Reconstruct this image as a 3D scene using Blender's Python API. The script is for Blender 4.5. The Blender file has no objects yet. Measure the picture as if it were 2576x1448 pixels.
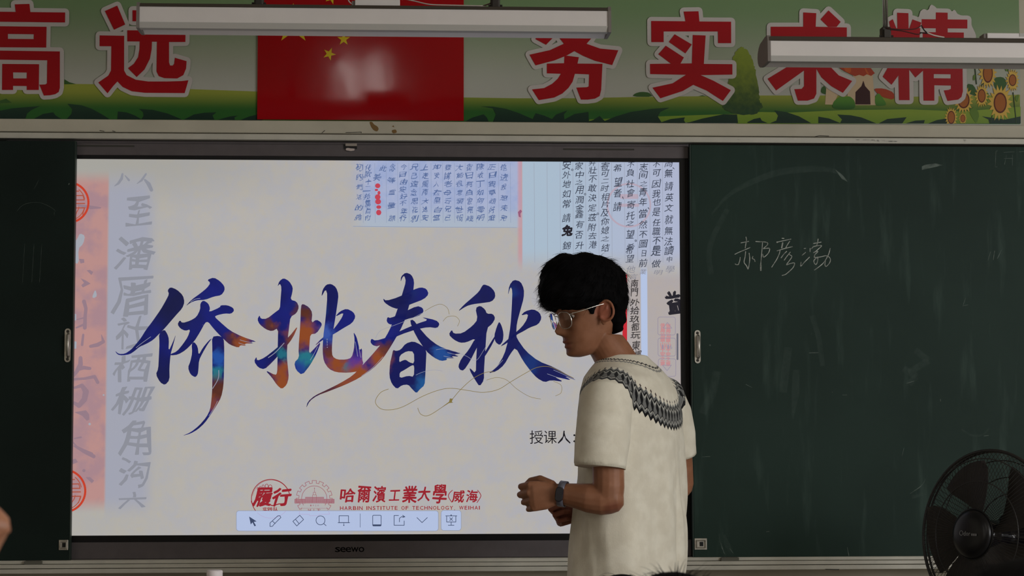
import bpy, bmesh, math, random
from mathutils import Vector, Matrix, noise
from mathutils.geometry import tessellate_polygon
random.seed(7)
S = bpy.context.scene
COL = S.collection
# ---------------------------------------------------------------- camera
F = 5000.0; CX, CY = 1288.0, 724.0
CAM = Vector((0.0, -5.764, 1.33))
yaw, pitch, roll = 0.05346, 0.06931, -0.00146
fwd = Vector((math.sin(yaw)*math.cos(pitch), math.cos(yaw)*math.cos(pitch), math.sin(pitch)))
r0 = Vector((math.cos(yaw), -math.sin(yaw), 0)); u0 = r0.cross(fwd)
RT = r0*math.cos(roll)+u0*math.sin(roll); UP = -r0*math.sin(roll)+u0*math.cos(roll)
cd = bpy.data.cameras.new('camera'); cam = bpy.data.objects.new('camera', cd); COL.objects.link(cam)
cd.sensor_width = 36; cd.sensor_fit = 'HORIZONTAL'; cd.lens = F/2576*36
cam.matrix_world = Matrix(((RT.x, UP.x, -fwd.x, CAM.x), (RT.y, UP.y, -fwd.y, CAM.y), (RT.z, UP.z, -fwd.z, CAM.z), (0, 0, 0, 1)))
cd.dof.use_dof = True; cd.dof.focus_distance = 5.5; cd.dof.aperture_fstop = 17
cd.clip_start = 0.05; cd.clip_end = 60
S.camera = cam
S.view_settings.view_transform = 'Standard'; S.view_settings.look = 'None'
S.view_settings.exposure = 0.0; S.view_settings.gamma = 1.0; S.view_settings.use_curve_mapping = False
# ---------------------------------------------------------------- world and large lights
W = bpy.data.worlds.new('world'); S.world = W; W.use_nodes = True
W.node_tree.nodes['Background'].inputs[0].default_value = (0.75, 0.85, 1.0, 1)
W.node_tree.nodes['Background'].inputs[1].default_value = 0.3
def area(name, loc, target, sx, sy, power, col):
    l = bpy.data.lights.new(name, 'AREA'); l.shape = 'RECTANGLE'; l.size = sx; l.size_y = sy; l.energy = power; l.color = col
    o = bpy.data.objects.new(name, l); COL.objects.link(o); o.location = loc
    o.rotation_euler = (Vector(target)-Vector(loc)).to_track_quat('-Z', 'Y').to_euler(); return o
# daylight through the right-hand windows, behind the camera on the right
area('window_daylight', (4.1, -4.3, 1.9), (0, -3.6, 1.3), 4.4, 1.5, 175, (0.97, 0.985, 1.0))
area('window_daylight_left', (-4.5, -5.6, 1.9), (0, -4.4, 1.3), 3.2, 1.5, 12, (1.0, 0.95, 0.88))
LAMP_EMIT = 16.0
# ---------------------------------------------------------------- helpers
def at(px, py, Y):
    d = fwd + RT*((px-CX)/F) - UP*((py-CY)/F)
    return CAM + d*((Y-CAM.y)/d.y)
def lin(c):
    c = c/255.0
    return c/12.92 if c <= 0.04045 else ((c+0.055)/1.055)**2.4
def L(r, g, b): return (lin(r), lin(g), lin(b), 1.0)
class NT:
    def __init__(s, name):
        s.m = bpy.data.materials.new(name); s.m.use_nodes = True; s.t = s.m.node_tree; s.n = s.t.nodes; s.l = s.t.links
        s.b = s.n['Principled BSDF']; s.b.inputs['Specular IOR Level'].default_value = 0.3; s._p = None
    def add(s, typ, ins=None, **kw):
        n = s.n.new(typ)
        for k, v in kw.items(): setattr(n, k, v)
        for k, v in (ins or {}).items(): s.set(n.inputs[k], v)
        return n
    def set(s, sock, v):
        if isinstance(v, bpy.types.NodeSocket): s.l.new(v, sock)
        else: sock.default_value = v
    def pos(s):
        if not s._p: s._p = s.add('ShaderNodeTexCoord').outputs['Object']
        return s._p
    def xyz(s):
        n = s.add('ShaderNodeSeparateXYZ', {0: s.pos()}); return n.outputs
    def math(s, op, a, b=0.0, c=0.0):
        return s.add('ShaderNodeMath', {0: a, 1: b, 2: c}, operation=op).outputs[0]
    def ss(s, v, a, b, lo=0.0, hi=1.0):
        n = s.add('ShaderNodeMapRange', {'Value': v, 'From Min': a, 'From Max': b, 'To Min': lo, 'To Max': hi}); n.interpolation_type = 'SMOOTHSTEP'; return n.outputs[0]
    def mix(s, f, a, b):
        n = s.add('ShaderNodeMix', data_type='RGBA'); s.set(n.inputs[0], f); s.set(n.inputs[6], a); s.set(n.inputs[7], b); return n.outputs[2]
    def noise(s, scale, detail=3, vec=None, rough=0.5):
        n = s.add('ShaderNodeTexNoise', {'Scale': scale, 'Detail': detail, 'Roughness': rough}); s.l.new(vec or s.pos(), n.inputs['Vector']); return n.outputs[0]
    def ramp(s, f, stops, const=False):
        n = s.add('ShaderNodeValToRGB'); n.color_ramp.interpolation = 'CONSTANT' if const else 'LINEAR'
        e = n.color_ramp.elements
        while len(e) < len(stops): e.new(0.5)
        for el, (p, c) in zip(e, stops): el.position = p; el.color = c
        s.set(n.inputs[0], f); return n.outputs[0]
def mat(name, col, rough=0.5, metal=0.0, var=0.0, vscale=20, bump=0.0, bscale=200, spec=0.3, coat=0.0):
    t = NT(name); b = t.b
    b.inputs['Roughness'].default_value = rough; b.inputs['Metallic'].default_value = metal; b.inputs['Specular IOR Level'].default_value = spec
    b.inputs['Coat Weight'].default_value = coat
    if var:
        f = t.noise(vscale, 4); lo = tuple(c*(1-var) for c in col[:3])+(1,); hi = tuple(min(1, c*(1+var)) for c in col[:3])+(1,)
        t.set(b.inputs['Base Color'], t.mix(t.ss(f, 0.3, 0.7), lo, hi))
    else: b.inputs['Base Color'].default_value = col
    if bump:
        bn = t.add('ShaderNodeBump', {'Strength': bump, 'Distance': 0.002, 'Height': t.noise(bscale, 3)}); t.l.new(bn.outputs[0], b.inputs['Normal'])
    return t.m
def emat(name, col, strength=1.0, sampled=False, colsock=None):
    t = NT(name); t.b.inputs['Base Color'].default_value = (0.004, 0.004, 0.004, 1); t.b.inputs['Roughness'].default_value = 0.35
    t.b.inputs['Specular IOR Level'].default_value = 0.15
    t.b.inputs['Emission Color'].default_value = col; t.b.inputs['Emission Strength'].default_value = strength
    t.m.cycles.emission_sampling = 'AUTO' if sampled else 'NONE'
    return t.m
def link(name, me, m=None, parent=None):
    o = bpy.data.objects.new(name, me); COL.objects.link(o)
    if m is not None:
        me.materials.append(m)
    if parent is not None: o.parent = parent; o.matrix_parent_inverse = parent.matrix_world.inverted()
    return o
def mesh(name, v, f, m=None, parent=None, smooth=False):
    me = bpy.data.meshes.new(name); me.from_pydata([tuple(p) for p in v], [], f); me.update()
    if smooth: me.polygons.foreach_set('use_smooth', [True]*len(me.polygons))
    return link(name, me, m, parent)
def thing(name, label, cat, loc=(0, 0, 0), group=None):
    o = bpy.data.objects.new(name, None); COL.objects.link(o); o.location = loc; o['label'] = label; o['category'] = cat
    o.empty_display_size = 0.05
    if group: o['group'] = group
    bpy.context.view_layer.update() if False else None
    o.matrix_world = Matrix.Translation(loc)
    return o
def struct(o): o['kind'] = 'structure'; return o
class MB:
    def __init__(s): s.v = []; s.f = []
    def box(s, x0, x1, y0, y1, z0, z1, bev=0.0):
        if bev:
            bm = bmesh.new(); bmesh.ops.create_cube(bm, size=1.0)
            for v in bm.verts: v.co = Vector((x0+(v.co.x+.5)*(x1-x0), y0+(v.co.y+.5)*(y1-y0), z0+(v.co.z+.5)*(z1-z0)))
            bmesh.ops.bevel(bm, geom=bm.edges[:], offset=bev, segments=2, affect='EDGES', profile=0.5)
            s.bm(bm); return
        n = len(s.v)
        s.v += [(x0, y0, z0), (x1, y0, z0), (x1, y1, z0), (x0, y1, z0), (x0, y0, z1), (x1, y0, z1), (x1, y1, z1), (x0, y1, z1)]
        s.f += [tuple(n+i for i in q) for q in ((0, 3, 2, 1), (4, 5, 6, 7), (0, 1, 5, 4), (1, 2, 6, 5), (2, 3, 7, 6), (3, 0, 4, 7))]
    def bm(s, bm, M=None):
        n = len(s.v); bm.verts.ensure_lookup_table()
        for v in bm.verts: s.v.append(tuple(M @ v.co if M else v.co))
        for f in bm.faces: s.f.append(tuple(n+v.index for v in f.verts))
        bm.free()
    def rings(s, rings, cap=True, closed=True):
        n = len(s.v); k = len(rings[0])
        for r in rings: s.v += [tuple(p) for p in r]
        for i in range(len(rings)-1):
            for j in range(k if closed else k-1):
                a = n+i*k+j; b = n+i*k+(j+1) % k; s.f.append((a, b, b+k, a+k))
        if cap:
            s.f.append(tuple(n+j for j in reversed(range(k)))); s.f.append(tuple(n+(len(rings)-1)*k+j for j in range(k)))
    def tube(s, pts, r, seg=8, cap=True, loop=False):
        pts = [Vector(p) for p in pts]; N = len(pts); R = r if isinstance(r, (list, tuple)) else [r]*N
        t = (pts[1]-pts[0]).normalized(); up = Vector((0, 0, 1)) if abs(t.z) < 0.9 else Vector((0, 1, 0)); a = t.cross(up).normalized(); rr = []
        for i in range(N):
            if loop: t = (pts[(i+1) % N]-pts[i-1])
            else: t = pts[min(i+1, N-1)]-pts[max(i-1, 0)]
            t.normalize(); a = (a - t*a.dot(t)).normalized(); b = t.cross(a)
            rr.append([pts[i]+a*(R[i]*math.cos(2*math.pi*j/seg))+b*(R[i]*math.sin(2*math.pi*j/seg)) for j in range(seg)])
        if loop: rr.append(rr[0]); s.rings(rr, cap=False)
        else: s.rings(rr, cap=cap)
    def build(s, name, m=None, parent=None, smooth=False):
        return mesh(name, s.v, s.f, m, parent, smooth)
_gc = {}
def interpc(tab, z):
    n = len(tab)
    if z <= tab[0][0]: return tab[0][1:]
    if z >= tab[-1][0]: return tab[-1][1:]
    for i in range(n-1):
        if z <= tab[i+1][0]: break
    h = tab[i+1][0]-tab[i][0]; t_ = (z-tab[i][0])/h; out = []
    for k in range(1, len(tab[0])):
        def sl(j):
            a = tab[max(j-1, 0)]; b_ = tab[min(j+1, n-1)]; return (b_[k]-a[k])/(b_[0]-a[0])
        m0 = sl(i)*h; m1 = sl(i+1)*h; p0 = tab[i][k]; p1 = tab[i+1][k]
        out.append((2*t_**3-3*t_**2+1)*p0+(t_**3-2*t_**2+t_)*m0+(-2*t_**3+3*t_**2)*p1+(t_**3-t_**2)*m1)
    return tuple(out)
fcu = bpy.data.curves.new('glyph_source', 'FONT'); fob = bpy.data.objects.new('glyph_source', fcu); COL.objects.link(fob)
def glyph(ch, bold=0.0, res=2):
    k = (ch, bold, res)
    if k not in _gc:
        fcu.body = ch; fcu.offset = bold; fcu.resolution_u = res; fcu.fill_mode = 'BOTH'
        dg = bpy.context.evaluated_depsgraph_get(); dg.update()
        me = bpy.data.meshes.new_from_object(fob.evaluated_get(dg)); v = [(p.co.x, p.co.y) for p in me.vertices]; f = [tuple(p.vertices) for p in me.polygons]
        bpy.data.meshes.remove(me)
        xs = [p[0] for p in v]; ys = [p[1] for p in v]; x0, x1, y0, y1 = min(xs), max(xs), min(ys), max(ys)
        _gc[k] = ([((x-x0)/(x1-x0)-.5, (y-y0)/(y1-y0)-.5) for x, y in v], f)
    return _gc[k]
def chaikin(p, n=1, closed=True):
    for _ in range(n):
        q = []; N = len(p)
        for i in range(N if closed else N-1):
            a = p[i]; b = p[(i+1) % N]
            q += [(a[0]*.78+b[0]*.22, a[1]*.78+b[1]*.22), (a[0]*.22+b[0]*.78, a[1]*.22+b[1]*.78)]
        if not closed: q = [p[0]]+q+[p[-1]]
        p = q
    return p
def crom(p, n=6):
    out = []
    for i in range(len(p)-1):
        a = p[max(i-1, 0)]; b = p[i]; c = p[i+1]; d = p[min(i+2, len(p)-1)]
        for k in range(n):
            t = k/n; out.append(tuple(0.5*((2*b[j])+(-a[j]+c[j])*t+(2*a[j]-5*b[j]+4*c[j]-d[j])*t*t+(-a[j]+3*b[j]-3*c[j]+d[j])*t**3) for j in range(len(b))))
    out.append(tuple(p[-1])); return out
class Flat:
    """flat print on the plane Y, outlined in photo pixels"""
    def __init__(s, Y, T=None):
        if Y > -0.05: s.step = 5e-6
        s.Y = Y; s.v = []; s.f = []; s.T = T
    step = 0.0
    def P(s, p):
        if s.T: return (s.T[0]+p[0]/s.T[2], s.T[1]+p[1]/s.T[2])
        return p
    def w(s, r): return r/s.T[2] if s.T else r
    def _add(s, pts, faces):
        n = len(s.v); s.q = getattr(s, 'q', 0)+1; yy = s.Y-s.step*s.q; s.v += [at(x, y, yy) for x, y in pts]
        for f in faces: s.f.append(tuple(n+i for i in f))
    def poly(s, pts, holes=(), smooth=0):
        loops = [[s.P(p) for p in (chaikin(l, smooth) if smooth else l)] for l in [pts]+list(holes)]
        allp = [p for l in loops for p in l]
        tr = tessellate_polygon([[Vector((p[0], p[1], 0)) for p in l] for l in loops])
        s._add(allp, tr)
        return s
    def stroke(s, pts, w, closed=False, cap=True):
        pts = [s.P(p) for p in pts]; N = len(pts)
        w = [s.w(x) for x in w] if isinstance(w, (list, tuple)) else [s.w(w)]*N
        E = [(i, (i+1) % N) for i in range(N if closed else N-1)]
        for i, j in E:
            a, b = pts[i], pts[j]; dx, dy = b[0]-a[0], b[1]-a[1]; d = math.hypot(dx, dy)
            if d < 1e-6: continue
            nx, ny = -dy/d/2, dx/d/2
            s._add([(a[0]+nx*w[i], a[1]+ny*w[i]), (b[0]+nx*w[j], b[1]+ny*w[j]), (b[0]-nx*w[j], b[1]-ny*w[j]), (a[0]-nx*w[i], a[1]-ny*w[i])], [(0, 1, 2, 3)])
        if cap:
            for i in range(N):
                if w[i] > 0.7: s._disc(pts[i], w[i]/2, 12 if w[i] > 6 else 6)
        return s
    def _disc(s, c, r, n=12, ry=None, a0=0):
        ry = ry or r
        s._add([(c[0]+r*math.cos(2*math.pi*i/n+a0), c[1]+ry*math.sin(2*math.pi*i/n+a0)) for i in range(n)], [tuple(range(n))])
    def disc(s, c, r, n=16, ry=None): s._disc(s.P(c), s.w(r), n, s.w(ry) if ry else None); return s
    def ring(s, c, r, w, n=40, a0=0, a1=2*math.pi, ry=None):
        ry = ry or r; full = a1-a0 > 6.28
        pts = [(c[0]+r*math.cos(a0+(a1-a0)*i/n), c[1]+ry*math.sin(a0+(a1-a0)*i/n)) for i in range(n if full else n+1)]
        return s.stroke(pts, w, closed=full, cap=False)
    def rrect(s, x0, y0, x1, y1, r, line=0):
        pts = []
        for cx, cy, a in ((x1-r, y0+r, -90), (x1-r, y1-r, 0), (x0+r, y1-r, 90), (x0+r, y0+r, 180)):
            for k in range(5):
                t = math.radians(a+k*22.5); pts.append((cx+r*math.cos(t), cy+r*math.sin(t)))
        return s.stroke(pts, line, closed=True) if line else s.poly(pts)
    def glyph(s, ch, cx, cy, w, h, bold=0.0, shear=0.0, rot=0.0, wob=0.0, seed=0):
        v, f = glyph(ch, 0.0); c, sn = math.cos(rot), math.sin(rot); pts = []
        for x, y in v:
            X = (x+shear*y)*w; Yy = -y*h; X, Yy = X*c-Yy*sn, X*sn+Yy*c
            if wob:
                q = noise.noise_vector(Vector((x*2.3+seed*3.1, y*2.3, seed*1.7))); X += q.x*wob*w; Yy += q.y*wob*h
            pts.append((cx+X, cy+Yy))
        # heavier pens: the same outline laid down a few times, slightly shifted
        k = max(bold, 0)*1.1*(w+h)/2
        for ox, oy in (((0, 0),) if k == 0 else ((-k, 0), (k, 0), (0, -k), (0, k), (-k*.7, k*.7), (k*.7, -k*.7), (0, 0))): s._add([s.P((x+ox, y+oy)) for x, y in pts], f)
        return s
    def rect(s, x0, y0, x1, y1): return s.poly([(x0, y0), (x1, y0), (x1, y1), (x0, y1)])
    def build(s, name, m, parent=None):
        o = mesh(name, s.v, s.f, m, parent)
        if name in STUFF: o['kind'] = 'stuff'
        return o
STUFF = {'slide_print', 'logo_print', 'toolbar_icon', 'chalk_writing', 'chalk_smear', 'chalk_scratch', 'brand_lettering', 'gold_flourish', 'pale_flourish', 'scuff', 'paint_chip', 'toolbar_ghost', 'far_bush', 'near_mound', 'flower_stem', 'flower_leaf', 'roof_stripe', 'house_bush', 'house_wall', 'house_roof', 'character', 'toolbar', 'toolbar_outline', 'front_guard', 'rear_guard'}
# ---------------------------------------------------------------- materials
M = {}
M['wall'] = mat('wall_paint', L(186, 178, 160), 0.85, var=0.06, vscale=6, bump=0.15, bscale=120)
M['beam'] = mat('beam_paint', L(190, 183, 165), 0.7, var=0.05, vscale=9, bump=0.1, bscale=90)
M['alu'] = mat('rail_aluminium', L(186, 182, 170), 0.5, metal=0.15, var=0.06, vscale=14)
M['groove'] = mat('rail_groove', L(60, 58, 52), 0.8)
M['tvgrey'] = mat('display_grey_frame', L(92, 86, 88), 0.42, metal=0.35, var=0.05, vscale=30, bump=0.05, bscale=900)
M['tvblack'] = mat('display_black_bezel', L(16, 16, 20), 0.3)
M['black'] = mat('black_plastic', L(18, 18, 19), 0.4)
M['metal'] = mat('worn_metal', L(190, 185, 175), 0.35, metal=0.8, var=0.15, vscale=60)
M['darkmetal'] = mat('dark_metal', L(60, 56, 52), 0.5, metal=0.6)
M['clip'] = mat('slider_plastic', L(96, 94, 84), 0.6)
M['lampwhite'] = mat('lamp_white_enamel', L(214, 207, 203), 0.4, var=0.03, vscale=8, spec=0.5)
M['lampband'] = mat('lamp_band', L(176, 172, 166), 0.5)
M['lampdark'] = mat('lamp_top_strip', L(70, 63, 55), 0.6)
M['capgrey'] = mat('lamp_end_cap', L(120, 112, 106), 0.55)
# ---------------------------------------------------------------- room shell
XL, XR, YB, ZC = -4.7, 4.3, -9.0, 3.25
def slab(name, x0, x1, y0, y1, z0, z1, m):
    b = MB(); b.box(x0, x1, y0, y1, z0, z1); return struct(b.build(name, m))
slab('wall_front', XL-.2, XR+.2, 0.0, 0.2, 0, ZC, M['wall'])
ft = NT('floor_terrazzo'); ft.set(ft.b.inputs['Base Color'], ft.mix(ft.ss(ft.noise(60, 2), .45, .6), L(120, 116, 108), L(150, 146, 138))); ft.b.inputs['Roughness'].default_value = .45
slab('floor', XL-.2, XR+.2, YB-.2, 0.2, -0.1, 0, ft.m)
slab('ceiling', XL-.2, XR+.2, YB-.2, 0.2, ZC, ZC+.1, M['wall'])
slab('wall_left', XL-.2, XL, YB, 0, 0, ZC, M['wall'])
slab('wall_right', XR, XR+.2, YB, 0, 0, ZC, M['wall'])
slab('wall_back', XL-.2, XR+.2, YB-.2, YB, 0, ZC, M['wall'])
def zat(py, Y, px=1288): return at(px, py, Y).z
# ---- beam and rail above the boards
YBEAM = -0.035
b = MB(); b.box(XL, XR, YBEAM, 0.0, zat(338.6, YBEAM), zat(306.6, YBEAM), 0.003); beam = struct(b.build('trim_1', M['beam']))
f = Flat(YBEAM-.0006)
f.poly([(929, 306), (936, 306), (941, 313), (950, 318), (953, 324), (949, 331), (941, 328), (934, 320)], smooth=1).poly([(986, 327), (996, 325), (999, 333), (990, 336), (986, 332)], smooth=1).poly([(986, 318), (990, 315), (992, 320)])
f.build('paint_chip', mat('brown_stain', L(128, 98, 58), .8), beam)
f = Flat(YBEAM-.0007)
for a in ([(870, 333), (909, 332), (909, 334)], [(810, 334), (817, 328)], [(2052, 343), (2062, 341), (2085, 342)], [(251, 328), (262, 330)], [(283, 329), (290, 331)]): f.stroke(a, 1.6)
f.build('scuff', mat('dark_scuff', L(70, 66, 58), .8), beam)
YR = -0.11
b = MB(); b.box(XL, XR, YR, YBEAM+.004, zat(355, YR), zat(340.4, YR), 0.002)
rail = struct(b.build('trim_2', M['alu']))
f = Flat(YR-.0006)
for x0, x1, y0, y1, in ((2150, 2230, 350, 354), (2195, 2260, 353, 357), (2422, 2432, 350, 359), (1851, 1866, 350, 352)): f.poly([(x0, y0), (x1, y0+1), (x1-6, y1), (x0+5, y1-1)], smooth=1)
t = NT('rail_dirt'); t.b.inputs['Base Color'].default_value = L(70, 68, 60); t.set(t.b.inputs['Alpha'], t.ss(t.noise(90, 3), .35, .75, 0, .55)); f.build('scuff', t.m, rail)
# ---- bottom rail, three stepped profiles
YB2 = -0.125
b = MB()
b.box(XL, XR, YB2, 0, zat(1412, YB2), zat(1403.5, YB2), .001); b.box(XL, XR, YB2-.012, 0, zat(1423, YB2-.012), zat(1413.6, YB2-.012), .0012); b.box(XL, XR, YB2-.02, 0, zat(1436, YB2-.02), zat(1424.8, YB2-.02), .0015)
lrail = struct(b.build('trim_3', M['alu']))
b = MB(); b.box(XL, XR, YB2+.006, 0, zat(1430, YB2), zat(1404.5, YB2)); b.build('groove', M['groove'], lrail)
f = Flat(YB2-.0206); f.poly([(2075, 1430), (2112, 1431), (2110, 1433), (2078, 1432)]); f.build('scuff', M['groove'], lrail)
# wall face behind display (dark recess)
b = MB(); b.box(XL, XR, -0.02, 0, zat(1403, 0), zat(356, 0)); struct(b.build('trim_4', mat('recess_dark', L(14, 14, 14), .9)))
# ---------------------------------------------------------------- banner
BY = -0.004
PA = (0, 0, 3.892); PB = (600, 0, 3.892); PC = (1240, 0, 3.892); PD = (1880, 0, 3.694); PE = (2190, 0, 6.674)
def zpx(py): return zat(py, 0)
def bmat(name, top, bot, y0, y1, rough=.38):
    t = NT(name); z = t.xyz()[2]; t.set(t.b.inputs['Base Color'], t.mix(t.ss(z, zpx(y1), zpx(y0)), bot, top)); t.b.inputs['Roughness'].default_value = rough
    t.b.inputs['Specular IOR Level'].default_value = .2
    bn = t.add('ShaderNodeBump', {'Strength': .12, 'Distance': .002, 'Height': t.noise(14, 2)}); t.l.new(bn.outputs[0], t.b.inputs['Normal']); return t.m
def cmat(name, c, rough=.38):
    t = NT(name); t.b.inputs['Base Color'].default_value = c; t.b.inputs['Roughness'].default_value = rough; t.b.inputs['Specular IOR Level'].default_value = .2
    bn = t.add('ShaderNodeBump', {'Strength': .12, 'Distance': .002, 'Height': t.noise(14, 2)}); t.l.new(bn.outputs[0], t.b.inputs['Normal']); return t.m
ban = thing('wall_banner', 'wide printed banner with red slogan characters, green hills and sunflowers above the boards', 'banner', (0, 0, 2.3))
b = MB(); zb0, zb1 = zat(307, 0), 2.62; b.box(-2.6, at(2566, 200, 0).x, -.003, 0, zb0, zb1)
tb = NT('banner_sky'); z = tb.xyz()[2]
tb.set(tb.b.inputs['Base Color'], tb.ramp(tb.ss(z, zpx(240), zpx(0)), [(0, L(176, 176, 166)), (.35, L(158, 164, 144)), (1, L(112, 138, 96))])); tb.b.inputs['Roughness'].default_value = .38; tb.b.inputs['Specular IOR Level'].default_value = .2
bn = tb.add('ShaderNodeBump', {'Strength': .12, 'Distance': .002, 'Height': tb.noise(14, 2)}); tb.l.new(bn.outputs[0], tb.b.inputs['Normal'])
b.build('backdrop', tb.m, ban)
f = Flat(BY); base = 308
f.poly([(-40, 212), (100, 208), (162, 203), (190, 211), (330, 213), (480, 224), (647, 230), (800, 236), (1166, 245), (1300, 247), (1450, 247), (1590, 244), (1750, 242), (1900, 240), (2100, 240), (2300, 243), (2566, 238), (2566, 312), (1200, 306), (-40, 298)])
f.build('meadow', bmat('banner_meadow', L(150, 156, 62), L(44, 96, 40), 225, 285), ban)
f = Flat(BY-.0003, PC); f.poly([(1365, 945), (1390, 915), (1450, 897), (1530, 905), (1570, 948)], smooth=1).poly([(2010, 942), (2050, 932), (2090, 942)])
f.T = PA; f.poly([(630, 775), (680, 805), (745, 822), (630, 825)]).poly([(0, 985), (60, 965), (115, 1005), (0, 1012)])
f.T = PD; f.poly([(680, 860), (690, 815), (715, 795), (735, 830), (735, 880)], smooth=1).poly([(2040, 775), (2110, 790), (2140, 900), (2040, 860)], smooth=1).poly([(2295, 720), (2370, 712), (2410, 750), (2400, 830), (2330, 850), (2290, 800)], smooth=1)
f.build('far_bush', cmat('banner_bush', L(58, 92, 44)), ban)
f = Flat(BY-.0005, PD); f.poly([(-100, 1055), (130, 1040), (400, 1045), (900, 1022), (1500, 1015), (2000, 1035), (2540, 990), (2540, 1146), (-100, 1150)])
f.T = PC; f.poly([(1610, 1140), (2250, 1118), (2569, 1110), (2569, 1200), (1650, 1195)]).poly([(938, 1185), (945, 1168), (1160, 1160), (1095, 1186)])
f.build('near_mound', bmat('banner_mound', L(128, 152, 52), L(110, 140, 44), 275, 305), ban)
class LF:
    T = PA; k = 0
    def poly(s, p):
        f_ = Flat(BY-.0008-.00001*s.k, s.T); s.k += 1; f_.poly(p); f_.build('leaf', LM, ban); return s
LM = bmat('banner_leaf', L(36, 66, 44), L(24, 48, 38), 262, 305)
f = LF()
for p in ([(-10, 1085), (120, 1060), (395, 1037), (310, 1075), (265, 1110), (250, 1160), (-10, 1162)], [(330, 1163), (420, 1115), (520, 1098), (545, 1130), (600, 1163)],
          [(660, 1015), (800, 1030), (900, 1065), (1000, 1120), (1075, 1166), (655, 1163), (700, 1115), (708, 1070)], [(1150, 1166), (1155, 1090), (1240, 1100), (1320, 1130), (1385, 1167)],
          [(1360, 1065), (1500, 1075), (1640, 1110), (1785, 1170), (1385, 1168), (1408, 1130), (1400, 1095)], [(1800, 1170), (1900, 1120), (2000, 1103), (2120, 1098), (2080, 1130), (2100, 1172)],
          [(2130, 1172), (2250, 1140), (2330, 1130), (2295, 1150), (2300, 1174)], [(2350, 1176), (2440, 1140), (2560, 1110), (2700, 1100), (2560, 1180)]): f.poly(p)
f.T = PC
f.poly([(-270, 1188), (-200, 1150), (-90, 1118), (-60, 1150), (-40, 1190)]).poly([(-120, 1040), (0, 1043), (130, 1065), (250, 1105), (390, 1165), (420, 1108), (500, 1130), (580, 1165), (620, 1120), (730, 1080), (695, 1120), (700, 1170), (800, 1115), (935, 1095), (938, 1187), (980, 1175), (1045, 1135), (1095, 1184), (1200, 1140), (1350, 1095), (1560, 1065), (1730, 1053), (1640, 1095), (1615, 1140), (1650, 1195), (1740, 1165), (1880, 1148), (1870, 1175), (1885, 1203), (0, 1193), (30, 1120), (0, 1060)])
f.poly([(1900, 1203), (2050, 1160), (2255, 1118), (2390, 1120), (2400, 1204)])
f.T = PD
for p in ([(0, 1135), (60, 1105), (120, 1093), (135, 1120), (190, 1143), (0, 1142)], [(250, 1025), (360, 1040), (480, 1080), (595, 1144), (210, 1144), (270, 1120), (285, 1075)], [(660, 1144), (660, 1083), (760, 1100), (870, 1145)],
          [(835, 1063), (960, 1070), (1060, 1090), (1200, 1146), (860, 1145), (880, 1110)], [(1220, 1146), (1300, 1105), (1480, 1088), (1440, 1146)], [(1470, 1146), (1560, 1120), (1650, 1115), (1640, 1146)],
          [(1680, 1147), (1760, 1115), (1850, 1100), (1860, 1148)], [(2180, 1080), (2240, 1110), (2250, 1147), (2540, 1147), (2540, 1080), (2400, 1110)]): f.poly(p)
# cypress tree
rn = random.Random(3); tp = [(1866, 117), (1878, 125), (1888, 140), (1895, 158), (1900, 176), (1903, 196), (1908, 226), (1912, 255), (1918, 268), (1905, 286), (1870, 289), (1838, 284), (1816, 270), (1826, 240), (1832, 205), (1838, 175), (1842, 150), (1852, 128)]
jag = []
for i in range(len(tp)):
    a = tp[i]; c = tp[(i+1) % len(tp)]
    for k in range(5):
        t_ = k/5; jag.append((a[0]+(c[0]-a[0])*t_+rn.uniform(-2, 2), a[1]+(c[1]-a[1])*t_+rn.uniform(-1.5, 1.5)))
f = Flat(BY-.0011); f.poly(jag)
tt = NT('banner_tree'); zz = tt.xyz()[2]; tt.set(tt.b.inputs['Base Color'], tt.mix(tt.ss(tt.math('ADD', zz, tt.math('MULTIPLY', tt.noise(60, 4), .12)), zpx(290)+.05, zpx(110)+.05), L(24, 62, 28), L(124, 140, 36))); tt.b.inputs['Roughness'].default_value = .4
f.build('cypress_tree', tt.m, ban)
# small house with a red cap roof
f = Flat(BY-.0010, PD); f.poly([(735, 790), (860, 840), (800, 972), (722, 970)]).poly([(930, 830), (985, 700), (1165, 700), (1175, 820), (1195, 976), (1000, 976), (930, 960)]).poly([(985, 690), (1170, 690), (1160, 720), (1120, 735), (1080, 725), (1040, 738), (1000, 715)], smooth=1)
f.build('house_wall', cmat('banner_house', L(196, 172, 140)), ban)
f = Flat(BY-.0013, PD); f.poly([(1078, 748), (1095, 800), (1140, 850), (1145, 970), (1003, 970), (1005, 855), (1060, 800)]); f.build('house_door', cmat('banner_door', L(58, 30, 30)), ban)
f = Flat(BY-.0013, PD); f.poly([(990, 500), (1060, 520), (1185, 680), (1150, 705), (1110, 690), (1080, 708), (1040, 695), (1000, 708), (960, 690), (900, 660), (820, 605), (850, 540)]); f.poly([(1175, 822), (1270, 820), (1365, 860), (1365, 930), (1250, 900), (1200, 860)], smooth=1)
f.build('house_roof', cmat('banner_roof', L(164, 62, 36)), ban)
f = Flat(BY-.0014, PD)
for p in ([(900, 560), (960, 560), (965, 690), (900, 655)], [(1060, 560), (1080, 600), (1140, 700), (1112, 692)]): f.poly(p, smooth=1)
f.build('roof_stripe', cmat('banner_roof_light', L(188, 90, 40)), ban)
f = Flat(BY-.0016, PD)
for p in ([(785, 1005), (800, 940), (870, 890), (900, 905), (950, 890), (1000, 935), (1005, 1010), (900, 1018)], [(1188, 980), (1185, 900), (1220, 860), (1252, 900), (1300, 975), (1240, 985)]): f.poly(p, smooth=2)
f.build('house_bush', bmat('banner_house_bush', L(84, 134, 48), L(34, 84, 32), 240, 275), ban)
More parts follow.
